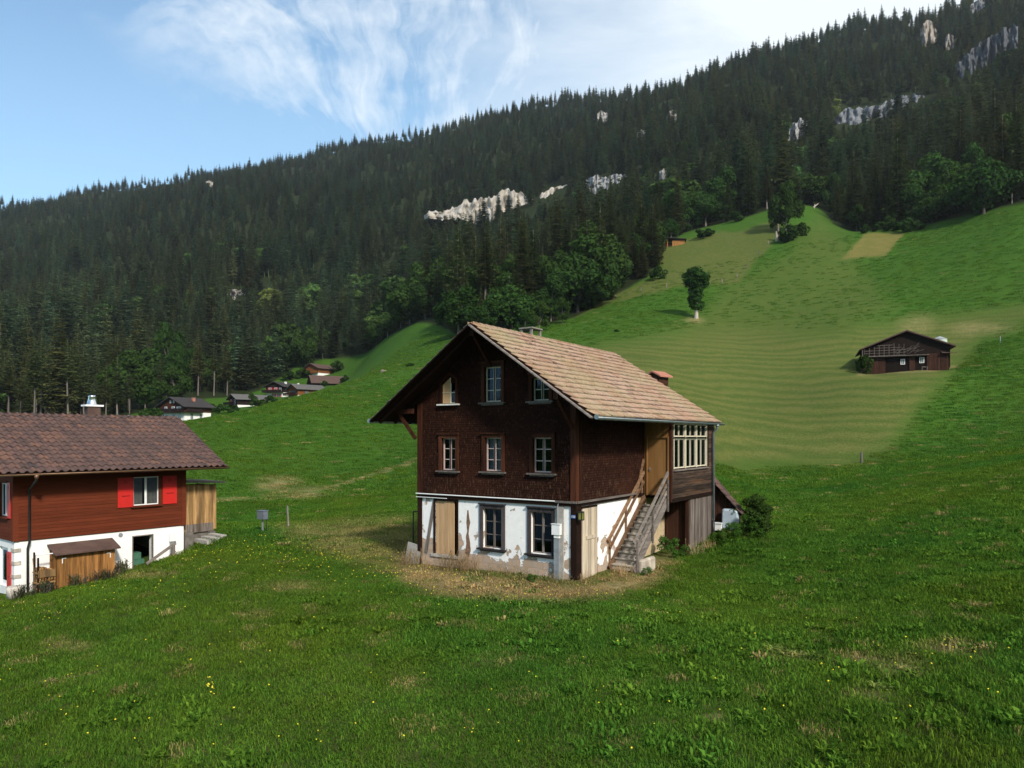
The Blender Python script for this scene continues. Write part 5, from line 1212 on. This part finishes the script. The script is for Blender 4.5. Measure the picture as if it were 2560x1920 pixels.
# the forest: one point per tree
def forest_points():
    out = []
    d_ = 195.
    while d_ < 1300:
        s = 7.2 + max(0, d_ - 230) * .0034; l = np.arange(-1.05 * d_, 1.05 * d_, s); out.append(np.stack([l + rng.uniform(-.45, .45, len(l)) * s, d_ + rng.uniform(-.45, .45, len(l)) * s], 1)); d_ += s * .95
    P = np.concatenate(out); l = P[:, 0] / P[:, 1]; xp = l * FD + 1106
    ridge = np.interp(xp, [-700, 0, 750, 1100, 1430, 1850, 2212, 2600], [1250, 1250, 1250, 1120, 1030, 900, 800, 740])
    keep = (P[:, 1] > edge_d(l) + rng.uniform(0, 6, len(l))) & (P[:, 1] < ridge + 22) & (np.abs(l) < 1.0)
    P = P[keep]; z = gz(P[:, 0], P[:, 1]); xp = P[:, 0] / P[:, 1] * FD + 1106
    h = 23 * np.exp(rng.normal(0, .30, len(P))) * np.clip(.86 + fbm(P[:, 0] / 45, P[:, 1] / 45, 60) * .9, .55, 1.25)
    h = np.clip(h, 8, 36) * np.interp(P[:, 1], [350, 700, 1100], [1., .84, .74])
    keep = (fbm(P[:, 0] / 14, P[:, 1] / 14, 66, 3) < .20) & ~((np.abs(xp - 200) < 18) & (P[:, 1] < 225))
    for q, dm in cliff_zone:      # gaps where the rock stands clear
        w = np.abs(q[-1, 0] - q[0, 0]); inx = (xp > q[0, 0] - 2) & (xp < q[-1, 0] + 2)
        ytop = view_y(z + h, P[:, 1]); yb = np.interp(xp, q[:, 0], q[:, 2]); yt = np.interp(xp, q[:, 0], q[:, 1])
        lim = yb - (yb - yt) * np.where(rng.random(len(P)) < .13, 2., rng.uniform(-.05, .5, len(P)))
        cut = inx & (P[:, 1] < dm + 14) & (ytop < lim) & (view_y(z, P[:, 1]) > yt); hm_ = (view_y(z, P[:, 1]) - lim) / FD * P[:, 1]
        h = np.where(cut, np.maximum(hm_, 5.), h); keep &= ~(cut & (hm_ < 3.))
        keep &= ~(inx & (P[:, 1] > dm - 8) & (P[:, 1] < dm + 40) & (view_y(z, P[:, 1]) > yt - 1))
    return P[keep], z[keep], h[keep], xp[keep]


P, Z, Hh, XP = forest_points()
broadleaf = (fbm(P[:, 0] / 28, P[:, 1] / 28, 90) + np.where(P[:, 1] < edge_d(P[:, 0] / P[:, 1]) + 55, .06, -.10) + rng.normal(0, .05, len(P))) > .13
right_dark = (XP > 930) & (XP < 1760) & (P[:, 1] < edge_d(P[:, 0] / P[:, 1]) + 9)
broadleaf &= P[:, 1] < 560
order = np.argsort(P[:, 1]); infr = (XP > -15) & (XP < 2228)
ind = np.zeros(len(P), bool); c1 = c2 = 0
dedge = P[:, 1] - edge_d(P[:, 0] / P[:, 1])
for i in order:
    if not infr[i] or (abs(XP[i] - 200) < 16 and P[i, 1] < 260): continue
    if view_y(Z[i] + Hh[i], P[i, 1]) > 905: continue
    if broadleaf[i]:
        if c2 < 110: ind[i] = True; c2 += 1
    elif c1 < 265: ind[i] = True; c1 += 1
for i in np.where(ind)[0]:
    loc = (P[i, 0], P[i, 1], Z[i] - .3); rz = rng.uniform(0, 6.28)
    if broadleaf[i]:
        k = rng.integers(0, 3); H0, mc, mt = BRD[k]; place_tree('broadleaf_tree', 'leafy green broadleaf tree growing among the spruces of the forest edge', 'tree', mc, mt, loc, rz, Hh[i] * .62 / H0, 'broadleaf trees among the spruces', rng.uniform(.7, .95))
    else:
        front = dedge[i] < 20 and XP[i] < 940
        k = rng.choice([1, 2, 4, 0], p=[.3, .35, .25, .1]) if front else rng.choice([0, 3, 1, 2], p=[.4, .3, .2, .1])
        place_tree('spruce', 'tall dark spruce standing in the front rows of the forest', 'tree', CON[k][0], CON[k][1], loc, rz, Hh[i] * (1.12 if front else 1.) / 25., 'spruces in the front rows of the forest', rng.uniform(.85, 1.2))


# ---------------- scattered masses: points that carry copies of a few source meshes (geometry nodes)
def scatter(name, pts, rot, scl, idx, hue, sources, label=None, cat=None):
    me = bpy.data.meshes.new(name); me.vertices.add(len(pts)); me.vertices.foreach_set('co', np.asarray(pts, float).ravel())
    for nm, ty, dat, key in (('rot', 'FLOAT_VECTOR', rot, 'vector'), ('scl', 'FLOAT_VECTOR', scl, 'vector'), ('idx', 'INT', idx, 'value'), ('hue', 'FLOAT_COLOR', hue, 'color')):
        a = me.attributes.new(nm, ty, 'POINT'); a.data.foreach_set(key, np.asarray(dat).ravel())
    o = bpy.data.objects.new(name, me); COL.objects.link(o)
    src = bpy.data.collections.new(name + '_sources')
    for k, (sn, m_) in enumerate(sources): s = bpy.data.objects.new('%s_%02d' % (sn, k), m_); src.objects.link(s)
    ng = bpy.data.node_groups.new(name + '_nodes', 'GeometryNodeTree')
    ng.interface.new_socket('Geometry', in_out='INPUT', socket_type='NodeSocketGeometry'); ng.interface.new_socket('Geometry', in_out='OUTPUT', socket_type='NodeSocketGeometry')
    N, Lk = ng.nodes, ng.links; gi, go = N.new('NodeGroupInput'), N.new('NodeGroupOutput')
    ci = N.new('GeometryNodeCollectionInfo'); ci.inputs['Collection'].default_value = src; ci.inputs['Separate Children'].default_value = True; ci.inputs['Reset Children'].default_value = True
    ip = N.new('GeometryNodeInstanceOnPoints'); ip.inputs['Pick Instance'].default_value = True
    def na(nm, ty): q = N.new('GeometryNodeInputNamedAttribute'); q.data_type = ty; q.inputs[0].default_value = nm; return q.outputs[0]
    er = N.new('FunctionNodeEulerToRotation'); Lk.new(na('rot', 'FLOAT_VECTOR'), er.inputs[0])
    Lk.new(gi.outputs[0], ip.inputs['Points']); Lk.new(ci.outputs[0], ip.inputs['Instance']); Lk.new(na('idx', 'INT'), ip.inputs['Instance Index'])
    Lk.new(er.outputs[0], ip.inputs['Rotation']); Lk.new(na('scl', 'FLOAT_VECTOR'), ip.inputs['Scale']); Lk.new(ip.outputs[0], go.inputs[0])
    md = o.modifiers.new('scatter', 'NODES'); md.node_group = ng
    o['kind'] = 'stuff'
    if label: o['label'] = label
    if cat: o['category'] = cat
    return o


far = ~ind; n_f = far.sum(); FP = np.concatenate([P[far], Z[far][:, None] - .4], 1)
fsrc = []
for k, (st_, lv, per, rm, sg) in enumerate(((.08, 24, 8, 4.6, 3), (.14, 22, 8, 4.0, 3), (.26, 20, 8, 4.2, 3), (.06, 24, 8, 5.1, 3))):
    V, F, T = conifer_mesh(300 + k, 25., st_, lv, per, rm, sg, .05)
    tb = MB(); tb.tube([(0, 0, -1), (0, 0, 12), (0, 0, 20)], [.3, .2, .04], 5); o_ = len(V)
    tf = [f for q in tb.f for f in ((q[0], q[1], q[2]), (q[0], q[2], q[3])) if len(q) == 4]
    V = np.concatenate([V, np.array(tb.v)]); F = np.concatenate([F, np.array(tf) + o_]); T = np.concatenate([T, np.full(len(tf), .5)]); fsrc.append(('far_spruce', np_mesh('far_spruce', V, F, M['needle_far'], T)))
V, F, T, _ = broad_mesh(400, 14, 10, .05, 1300, 14, .75); fsrc.append(('far_tree', np_mesh('far_tree', V, F, M['leaf_far'], T)))
V, F, T, _ = broad_mesh(401, 15, 9, .05, 1300, 14, .75); fsrc.append(('far_tree', np_mesh('far_tree', V, F, M['leaf_far'], T)))
bl = broadleaf[far]; idx = np.where(bl, rng.integers(4, 6, n_f), rng.integers(0, 4, n_f))
wx_ = rng.uniform(.78, 1.4, n_f); sz = np.where(bl, Hh[far] * .62 / 14, Hh[far] / 25.); scl = np.stack([sz * wx_, sz * wx_ * rng.uniform(.9, 1.1, n_f), sz], 1)
rot = np.stack([rng.normal(0, .02, n_f), rng.normal(0, .02, n_f), rng.uniform(0, 6.28, n_f)], 1)
br_ = rng.uniform(.60, 1.40, n_f) * (1 + fbm(FP[:, 0] / 60, FP[:, 1] / 60, 33) * .6); wm = .09 + rng.normal(0, .14, n_f) + fbm(FP[:, 0] / 80, FP[:, 1] / 80, 35) * .4 + .06 * np.clip(1 - FP[:, 1] / 500, -1, 1)
dead = rng.random(n_f) < .003
wm = np.where(bl, wm * .35 - .03, wm); hue = np.stack([br_ * (1 + wm), br_ * np.ones(n_f), br_ * (1 - wm * .6), np.ones(n_f)], 1); hue[dead] = (2.6, 1.7, 1.7, 1)
scatter('forest', FP, rot, scl, idx, hue, fsrc, 'dense spruce forest covering the whole mountainside', 'forest')


# ---------------- single trees and bushes at the meadow edges
def from_top(xp, ytop, dd): p = at(xp, dd); return p, CZ + (944 - ytop) / FD * dd - p.z
BROAD = [  # bearing, top, distance, spread, label
 (990, 612, 189, 1.0, 'rounded dark maple leftmost of the clump behind the farmhouse ridge'), (1052, 640, 178, .95, 'lower leafy tree just right of the leftmost maple'),
 (1105, 606, 186, 1.0, 'tall dense maple in front of the spruces, above the roof ridge'), (1165, 650, 172, .9, 'small bushy maple directly above the chimney'),
 (1190, 596, 190, .95, 'maple between the dense maple and the largest crown'), (1248, 552, 200, 1.15, 'largest round maple crown of the clump at the meadow edge'),
 (1135, 668, 166, .8, 'low pale tree growing in front of the clump'), (1215, 640, 182, .85, 'young maple below the largest round crown'), (1330, 545, 224, .95, 'broadleaf tree between spruces on the upper meadow border'),
 (1400, 462, 250, 1., 'pale green tree left of the high pasture hut'), (1370, 500, 238, 1., 'dark broadleaf tree below the high pasture hut'), (1485, 448, 292, 1., 'rounded green tree right behind the high pasture hut'), (1450, 468, 275, .8, 'small light tree above the hut roof'),
 (1562, 432, 288, 1.1, 'wide tree on the border right of the pasture hut'), (1610, 440, 290, .8, 'narrower tree between the wide tree and the big maple'),
 (1698, 382, 243, .75, 'big tall maple standing out on the pasture crest'), (1672, 440, 246, .6, 'left stem of the crest maple group'), (1752, 366, 312, 1.2, 'broad bright maple behind the crest saddle'),
 (1925, 455, 240, .9, 'small dark tree at the forest foot right of the saddle'), (1850, 440, 258, .9, 'dark tree at the forest corner above the hay patch'), (2125, 330, 214, 1.05, 'large maple overhanging the upper right meadow'), (2192, 295, 222, 1.15, 'tall olive maple at the right end of the meadow'),
 (2050, 392, 236, .9, 'bushy tree left of the large overhanging maple'), (660, 700, 335, .8, 'light green tree at the forest foot above the hamlet'), (370, 690, 262, .9, 'pale green tree low in the forest behind the brown chalet'),
 (545, 845, 240, .75, 'bright green tree in front of the black chalet'),
]
for k, (xp, yt, dd, sp, lb) in enumerate(BROAD):
    p, h = from_top(xp, yt, dd); H0, mc, mt = BRD[k % 3]
    place_tree('maple_tree', lb, 'tree', mc, mt, (p.x, p.y, p.z - .3), k * 1.7, h / H0, 'single broadleaf trees along the meadow', sp * min(1., 15. / h) * 1.05)
SPR = [(1128, 468, 204, 'tall twin spruce leftmost of the group above the roof ridge'), (1150, 486, 208, 'spruce close behind the leftmost twin spruce'), (1225, 470, 214, 'slim spruce at the back of the meadow clump'), (1268, 466, 216, 'broad dark spruce right of the slim one'), (1296, 482, 220, 'spruce at the back right of the meadow clump'),
       (1312, 528, 209, 'pale tipped spruce standing at the clump edge on the meadow'), (1388, 505, 229, 'lone-standing spruce at the right end of the clump'), (1835, 380, 270, 'spruce beside the saddle'), (1900, 375, 254, 'spruce above the bushes at the hay patch'), (1870, 400, 262, 'short spruce between the saddle spruces'), (1960, 380, 244, 'dark spruce left of the bushy tree'), (930, 590, 268, 'spruce at the left foot of the maple clump')]
for k, (xp, yt, dd, lb) in enumerate(SPR):
    p, h = from_top(xp, yt, dd); c = CON[(0, 3)[k % 2]]; place_tree('spruce', lb, 'tree', c[0], c[1], (p.x, p.y, p.z - .3), k * 2.1, h / 25., 'single spruces along the meadow', 1.25)


def bush_mesh(seed, H, Wd, n_leaf, size, mat): V, F, T, c = broad_mesh(seed, H, Wd, -.05, n_leaf, 12, size); return np_mesh('leaves', V, F, M[mat], T)
BUSH = [bush_mesh(500, 2.4, 3., 900, .22, 'leaf'), bush_mesh(501, 2.6, 2.6, 900, .22, 'leaf')]
def bush(xp, dd, h, label, k=0, sp=1., name='bush', me=None):
    p = at(xp, dd); o = bpy.data.objects.new(name, me or BUSH[k]); COL.objects.link(o); o.location = (p.x, p.y, p.z - .1); s = h / 2.5; o.scale = (s * sp, s * sp, s); o.rotation_euler = (0, 0, xp); tag(o, label, 'bush', 'bushes'); return o
for k, (xp, dd, h, lb, sp) in enumerate(((1422, 222, 4.5, 'dark bush right of the last spruce at the clump', 1.), (1705, 232, 5.5, 'rounded bush under the crest maple', 1.2), (1730, 236, 5., 'bush hugging the right side of the crest maple', 1.), (1868, 232, 3., 'small bush at the left corner of the hay patch', 1.), (1905, 236, 3.4, 'bush above the yellow hay patch', 1.5), (1962, 226, 4.5, 'round bush right above the yellow hay patch', 1.1), (1935, 232, 4., 'dark bush between the two over the hay patch', 1.2), (1985, 226, 3., 'low bush at the forest foot right of the hay patch', 1.2),
        (1868, 118, 3.6, 'dark bush at the left corner of the hay barn', .6), (730, 322, 5., 'bush right of the orange chalet', 1.2), (705, 326, 3.5, 'hedge bush beside the orange chalet', 1.2), (745, 300, 3.5, 'bush at the right end of the long barn roof', 1.), (625, 318, 4., 'bush above the red shuttered chalet', 1.5), (655, 318, 4.4, 'bush left of the orange chalet', 1.5), (455, 232, 3.4, 'garden bush left of the black chalet', 1.4), (475, 226, 3., 'pale garden bush below the black chalet', 1.2), (500, 224, 3., 'low bush on the crest below the black chalet', 1.5), (440, 215, 2.6, 'small bush right of the brown chalet', 1.2), (560, 236, 3.2, 'bush right of the bright green tree', 1.4), (585, 250, 2.6, 'low bush beside the red shuttered chalet', 1.6), (330, 196, 4.5, 'bush at the left side of the brown chalet', 1.2), (700, 290, 2.4, 'small bush by the long barn', 1.4), (1520, 262, 4., 'bush beside the pasture hut tree', 1.5), (1590, 276, 4., 'bush on the pasture border', 1.4))):
    bush(xp, dd, h, lb, k % 2, sp)
# two bushes by the farmhouse with finer leaves
NB = bush_mesh(510, 2.4, 2.9, 5200, .08, 'leaf'); p = hp(-2.7, 11.0)
o = bpy.data.objects.new('bush', NB); COL.objects.link(o); o.location = (p[0], p[1], g1(*p) - .1); o.scale = (.70, .70, .72); tag(o, 'dense green bush beside the lean-to shed', 'bush', 'bushes')
NB2 = bush_mesh(511, 2., 2.6, 2000, .075, 'weed')
for (u, v, s, lb) in ((-2.2, 9.6, .40, 'low leafy weeds in front of the pale tub'), (-1.9, 8.6, .34, 'leafy weeds beside the grey plank wall'), (-.75, 6.3, .42, 'leafy plant in the shade beneath the veranda'), (-1.2, 6.9, .26, 'small green plant beside the dark cellar entrance'), (-1.5, 2.3, .20, 'green tuft at the foot of the outside stairs'), (1.2, -.75, .17, 'green tuft before the right ground floor window'), (-2.9, 10.4, .5, 'leafy shrub between the tub and the bush')):
    p = hp(u, v); o = bpy.data.objects.new('weed_plant', NB2); COL.objects.link(o); o.location = (p[0], p[1], g1(*p) - .03); o.scale = (s, s, s * (1.1 if s > .3 else .9)); o.rotation_euler = (0, 0, u * 3); tag(o, lb, 'plant', 'green plants round the farmhouse')

# the lopped lone tree: bare foot, narrow leafy column, spreading top
p = at(1504, 170); LT_ = thing('lopped_tree', 'lone lopped tree with pale trunk, narrow leafy column and spreading top on the meadow', 'tree', p)
hh = (683 - 575) / FD * 170
b = MB(); b.tube([(0, 0, -1), (0, 0, .3), (.1, 0, 2.), (0, .1, 5), (.1, 0, 8)], [.65, .5, .36, .28, .18], 9)
for a in range(5): b.tube([(0, 0, 6.5), (1.2 * math.cos(a * 1.26), 1.2 * math.sin(a * 1.26), 8.6), (2.4 * math.cos(a * 1.26), 2.4 * math.sin(a * 1.26), 9.8)], [.18, .12, .04], 5)
b.build('trunk', M['bark_pale'], LT_)
V1, F1, T1, _ = broad_mesh(600, 6.6, 3.6, 0., 4200, 34, .30); V1[:, 2] += 1.7; V2, F2, T2, _ = broad_mesh(601, 4.8, 7.0, 0., 4200, 34, .32); V2[:, 2] += 7.2
o = bpy.data.objects.new('crown', np_mesh('crown', np.concatenate([V1, V2]), np.concatenate([F1, F2 + len(V1)]), M['leaf'], np.concatenate([T1, T2]))); COL.objects.link(o); o.parent = LT_
# dead stems and stump on the crest, log on the saddle
for xp, dd, h, lb in ((1681, 236, 5.4, 'taller bleached dead trunk below the crest maple'), (1677, 236, 3.2, 'shorter bleached stump beside the taller dead trunk')):
    b = MB(); b.tube([(0, 0, -.5), (.1, 0, h * .5), (-.05, 0, h)], [.42, .34, .2], 8); b.tube([(.05, 0, h * .7), (.5, 0, h * .82)], [.12, .05], 5); o = b.build('dead_trunk', M['bark_pale']); o.location = at(xp, dd); tag(o, lb, 'dead tree')
b = MB(); b.tube([(0, 0, .3), (2.2, .5, 1.9)], [.3, .2], 7); b.tube([(.4, 0, -.3), (.6, .1, 1.6)], [.25, .2], 7); o = b.build('fallen_trunk', M['bark_pale']); o.location = at(1757, 290); tag(o, 'pale fallen trunk leaning at the saddle by the forest', 'dead tree')
for xp, dd, lb in ((826, 150, 'small bleached stump on the crest of the left meadow'), ):
    b = MB(); b.tube([(0, 0, -.3), (0, 0, .5), (0, 0, .62)], [.55, .4, .3], 9); b.tube([(.2, 0, .3), (.9, .1, .5)], [.15, .05], 5); o = b.build('stump', M['bark_pale']); o.location = at(xp, dd); tag(o, lb, 'stump')
bush(885, 148, .9, 'low brush pile on the crest of the left meadow', 0, 1.8); bush(1332, 152, .55, 'low brown brush heap on the open meadow right of the chimney', 1, 2.2)
# thin fence posts along the pasture border
for k, (xp, yp) in enumerate(((1330, 640), (1385, 630), (1440, 622), (1500, 616), (1560, 612), (1592, 600), (1612, 580), (1640, 550), (1660, 528))):
    dd = hit(xp, yp, 120, 280); b = MB(); b.box(-.1, .1, -.1, .1, -.4, 1.3); o = b.build('fence_post', M['grey_wood']); o.location = at(xp, dd); tag(o, 'thin grey post in the fence line along the tan pasture', 'post', 'fence posts along the tan pasture')


# ------------------------------------------------------------------ grass, flowers, dry weeds
def tuft(seed, n_, side, h0, h1, w0, w1, lean, broad=False):
    rg = np.random.default_rng(seed); V = []; F = []; T = []
    for k in range(n_):
        x, y = rg.uniform(-side, side, 2); a = rg.uniform(0, 6.28); h = rg.uniform(h0, h1); w = rg.uniform(w0, w1); ln = rg.uniform(.2, 1.) * lean
        d_ = np.array([math.cos(a), math.sin(a), 0]); s = np.array([-d_[1], d_[0], 0]) * w; b0 = np.array([x, y, -.02]); m_ = b0 + d_ * h * ln * .45 + np.array([0, 0, h * .7]); e = b0 + d_ * h * ln * 1.1 + np.array([0, 0, h * (1 - .3 * ln)])
        o = len(V); k_ = 1.25 if broad else .8; V += [b0 - s * .6, b0 + s * .6, m_ + s * k_, m_ - s * k_, e]; F += [(o, o + 1, o + 2), (o, o + 2, o + 3), (o + 3, o + 2, o + 4)]; t = rg.random(); T += [t, t, t]
    return np_mesh('tuft', np.array(V), np.array(F), M['grass'], np.array(T))
GS = [('grass', tuft(1, 230, .34, .04, .10, .004, .008, .8)), ('grass', tuft(2, 200, .34, .05, .13, .005, .009, .9)), ('grass', tuft(3, 60, .28, .08, .17, .011, .020, .8, True)), ('grass', tuft(4, 34, .16, .09, .18, .014, .026, 1., True)), ('grass', tuft(5, 110, .5, .08, .2, .014, .024, .7))]


def meadow():
    pts, idx, sc, hu = [], [], [], []
    def ring(d0, d1, sp, kinds, scale, keep=1.):
        dd = d0
        while dd < d1:
            x = np.arange(-.95 * dd, .95 * dd, sp); X = x + rng.uniform(-.5, .5, len(x)) * sp; Y = dd + rng.uniform(-.5, .5, len(x)) * sp; k = rng.random(len(x)) < keep; X, Y = X[k], Y[k]
            pts.append(np.stack([X, Y], 1)); idx.append(rng.choice(kinds, len(X))); sc.append(np.full(len(X), scale) * rng.uniform(.75, 1.25, len(X))); dd += sp
    ring(6.5, 30, .30, [0, 0, 1], 1.); ring(30, 60, .42, [0, 1, 1], 1.4); ring(60, 130, .95, [4], 1.25); ring(130, 230, 1.5, [4], 1.5, .75)
    ring(6.5, 32, .42, [2, 3], 1., .34); ring(32, 60, .7, [2, 3], 1.3, .4)
    XY = np.concatenate(pts); I = np.concatenate(idx); S = np.concatenate(sc); z = gz(XY[:, 0], XY[:, 1])
    hay, dry, ol, yel = ground_masks(XY[:, 0], XY[:, 1], z)
    q = XY - HC; v_, u_ = q @ VR, q @ UL; inh = (u_ > -1.05) & (u_ < 6.9) & (v_ > .0) & (v_ < 10.6) & ~((u_ < 0) & (v_ < 2.3)); inh |= (u_ > -2.2) & (u_ < .5) & (v_ > 10.9) & (v_ < 14)
    q = XY - CC; v_, u_ = q @ VR2, q @ UL2; inh |= (u_ > -.1) & (u_ < 7.7) & (v_ > -.1) & (v_ < 6.85); inh |= (u_ > -.6) & (u_ < .1) & (v_ > .5) & (v_ < 3.5)
    lush = fbm(XY[:, 0] / 3.5, XY[:, 1] / 3.5, 110, 4) + .16 * np.clip((XY[:, 0] / XY[:, 1] - .05) / .3, -.7, 1.)
    broad = (I == 2) | (I == 3)
    keep = ~inh & (yel < .3) & ~(broad & (lush < rng.uniform(-.12, .16, len(I)))) & ~((hay > .4) & (broad | (XY[:, 1] > 55))) & ~((ol > .35) & (rng.random(len(I)) < .6)) & (XY[:, 1] < edge_d(XY[:, 0] / XY[:, 1]) - 3) & ~(rng.random(len(I)) < dry * .55)
    XY, z, I, S, hay, dry, ol, lush = [a[keep] for a in (XY, z, I, S, hay, dry, ol, lush)]; n_ = len(I)
    near = np.clip(1.3 - S * .3, .6, 1.); hs = S * near * (1 - .5 * hay) * (1 - .3 * dry) * (1 + np.clip(lush, -.3, .5) * .9)
    scl = np.stack([S, S, hs], 1); rot = np.stack([np.zeros(n_), np.zeros(n_), rng.uniform(0, 6.28, n_)], 1)
    v = rng.uniform(.78, 1.22, n_) * (1 + fbm(XY[:, 0] / 1.7, XY[:, 1] / 1.7, 120) * .5); y_ = fbm(XY[:, 0] / 6, XY[:, 1] / 6, 130) * .9 + rng.normal(0, .08, n_) + .08 - .25 * np.clip(lush, -.2, .4)
    R_, G_, B_ = v * (1 + y_ * 1.1), v * (1 + y_ * .15), v * (1 - y_ * .3)
    dm = np.clip(dry * 1.15 + (rng.random(n_) < .03) * .6, 0, 1) * (rng.random(n_) < .88); hm = hay * .75
    R_ = R_ * (1 - dm) + dm * 5.4 * v; G_ = G_ * (1 - dm) + dm * 1.75 * v; B_ = B_ * (1 - dm) + dm * 6.5 * v
    R_ = R_ * (1 + hm * 1.1); G_ = G_ * (1 + hm * .1); B_ = B_ * (1 + hm)
    hue = np.clip(np.stack([R_, G_, B_, np.ones(n_)], 1), 0, 9)
    scatter('grass', np.concatenate([XY, z[:, None]], 1), rot, scl, I, hue, GS, 'uneven green meadow grass covering the near ground', 'grass')
meadow()


def flowers():
    """small yellow flower heads on thin stems"""
    rg = np.random.default_rng(77); V = []; F = []; spots = []
    def cl(xp, yp, sx, sy, n_):
        for _ in range(n_): spots.append((xp + rg.normal() * sx, yp + rg.normal() * sy))
    cl(700, 1210, 110, 25, 120); cl(560, 1190, 60, 22, 40); cl(900, 1262, 90, 18, 46); cl(260, 1270, 120, 26, 44); cl(80, 1330, 60, 14, 22); cl(380, 1210, 50, 16, 24); cl(1180, 1290, 130, 14, 30); cl(820, 1240, 40, 14, 20)
    for _ in range(80): spots.append((rg.uniform(0, 2212), rg.uniform(1310, 1650)))
    cl(458, 1495, 8, 14, 14); cl(1990, 1420, 90, 25, 14); cl(150, 1500, 50, 40, 8)
    heads = []
    for xp, yp in spots:
        dd = hit(xp, yp, 8, 45, 240); x = DX(xp) * dd; z = g1(x, dd); h = rg.uniform(.10, .17); r = rg.uniform(.010, .017) * (1 + dd / 45.); t = rg.normal(0, .3, 2)
        o = len(V); V += [(x + r * math.cos(a), dd + r * math.sin(a), z + h + (t[0] * math.cos(a) + t[1] * math.sin(a)) * r) for a in np.linspace(0, 6.28, 8)[:-1]] + [(x, dd, z + h + r * .6), (x, dd, z + h - r * .8)]
        F += [(o + k, o + (k + 1) % 7, o + 7) for k in range(7)] + [(o + (k + 1) % 7, o + k, o + 8) for k in range(7)]
    o = bpy.data.objects.new('wildflowers', np_mesh('wildflowers', V, F, M['yellow'])); COL.objects.link(o); tag(o, 'tiny yellow flowers dotted through the meadow', 'flowers', None, 'stuff')
M['yellow'] = plain('yellow_petals', (.72, .60, .03), .6, .3, var=.2)
flowers()


def weed_clump(seed, n_, rad, h0, h1, mat, name, w=.006):
    rg = np.random.default_rng(seed); V = []; F = []; T = []
    for k in range(n_):
        r = rad * math.sqrt(rg.random()); a = rg.uniform(0, 6.28); b0 = np.array([r * math.cos(a), r * math.sin(a) * .55, -.03]); h = rg.uniform(h0, h1); q = rg.uniform(0, 6.28); ln = rg.uniform(.05, .7)
        dr = np.array([math.cos(q), math.sin(q), 0]); pr = b0; sd2 = np.array([-dr[1], dr[0], 0]); t = rg.random()
        for s in range(3):
            f = (s + 1) / 3; nx = b0 + dr * h * ln * f * f + np.array([0, 0, h * f * (1 - .25 * ln * f)]); o = len(V); V += [pr - sd2 * w, pr + sd2 * w, nx + sd2 * w * .6, nx - sd2 * w * .6]; F.append((o, o + 1, o + 2, o + 3)); T.append(t); pr = nx
            if s and rg.random() < .8:
                for _ in range(2):
                    e = nx + rg.normal(size=3) * h * .12; o = len(V); V += [nx, nx + sd2 * w, e + sd2 * w * 2, e]; F.append((o, o + 1, o + 2, o + 3)); T.append(t)
    return np_mesh(name, np.array(V), np.array(F), M[mat], np.array(T))
DW = [weed_clump(1, 110, .6, .25, .85, 'dry_weed', 'dry_weeds'), weed_clump(2, 55, .5, .12, .42, 'dry_weed', 'dry_weeds'), weed_clump(3, 90, .4, .15, .45, 'heather', 'flower_bed', .012)]
for (u, v, k, s, lb) in ((4.9, -.4, 0, 1.05, 'large tangle of dry brown weeds before the boarded doorway'), (4.2, -.35, 0, .85, 'dry weeds left of the first ground floor window'), (6.95, -.35, 0, .95, 'pale dry weeds at the left corner post of the farmhouse'), (5.8, -.45, 1, 1., 'short dry weeds under the boarded doorway'), (3., -.35, 1, .9, 'dry weeds under the first ground floor window'), (2.3, -.35, 1, 1.1, 'pale dry stalks between the two ground floor windows'), (1.4, -.45, 1, 1., 'dry tuft under the second ground floor window'), (.4, -.4, 1, .9, 'dry tuft at the foot of the cable duct'), (-.25, .2, 1, .8, 'dry stalks at the dark corner post'), (-.9, 1.9, 1, 1., 'dry stalks left of the stair foot'), (-1.5, 7.2, 1, 1.3, 'rusty dry stalks before the dark cellar entrance'), (-1.7, 8.2, 1, 1., 'dry grass along the grey plank wall'), (-.5, 2.1, 1, .7, 'low dry tuft before the bottom stair')):
    p = hp(u, v); o = bpy.data.objects.new('dry_weeds', DW[k]); COL.objects.link(o); o.location = (p[0], p[1], g1(*p)); o.scale = (s, s, s); o.rotation_euler = (0, 0, -TH + (0 if u > -.1 else 1.4)); tag(o, lb, 'weeds', 'dry weeds round the farmhouse')
for (v, lb) in ((1.9, 'purple flowering plants before the honey coloured cabinet'), (2.9, 'purple green plants at the far end of the cabinet'), (.9, 'flowering plants at the foot of the firewood rack'), (3.7, 'reddish stalks right of the cabinet'), (.1, 'flowering plants at the near corner of the red chalet')):
    p = cp2(-.85 if v < 3.5 else -.35, v); o = bpy.data.objects.new('flower_plants', DW[2]); COL.objects.link(o); o.location = (p[0], p[1], g1(*p)); s = 1.2 if v < 3.5 else 1.5; o.scale = (s, s, s); o.rotation_euler = (0, 0, R(52) + v); tag(o, lb, 'plants', 'flowering plants along the red chalet')

# ------------------------------------------------------------------ thin valley haze
zs = [v.co.z for v in bpy.data.objects['ground'].data.vertices]; hx0, hx1, hy0, hy1, hz0, hz1 = -3200, 3200, -450, 1800, min(zs) - 1., max(zs) + 60
b = MB(); b.box(hx0, hx1, hy0, hy1, hz0, hz1)
hm = bpy.data.materials.new('haze'); hm.use_nodes = True; hn = hm.node_tree; hn.nodes.clear()
pv = hn.nodes.new('ShaderNodeVolumePrincipled'); pv.inputs['Color'].default_value = (.86, .92, 1., 1); pv.inputs['Density'].default_value = .000062; pv.inputs['Anisotropy'].default_value = .2
hn.links.new(pv.outputs[0], hn.nodes.new('ShaderNodeOutputMaterial').inputs['Volume'])
o = b.build('haze', hm); o['kind'] = 'stuff'
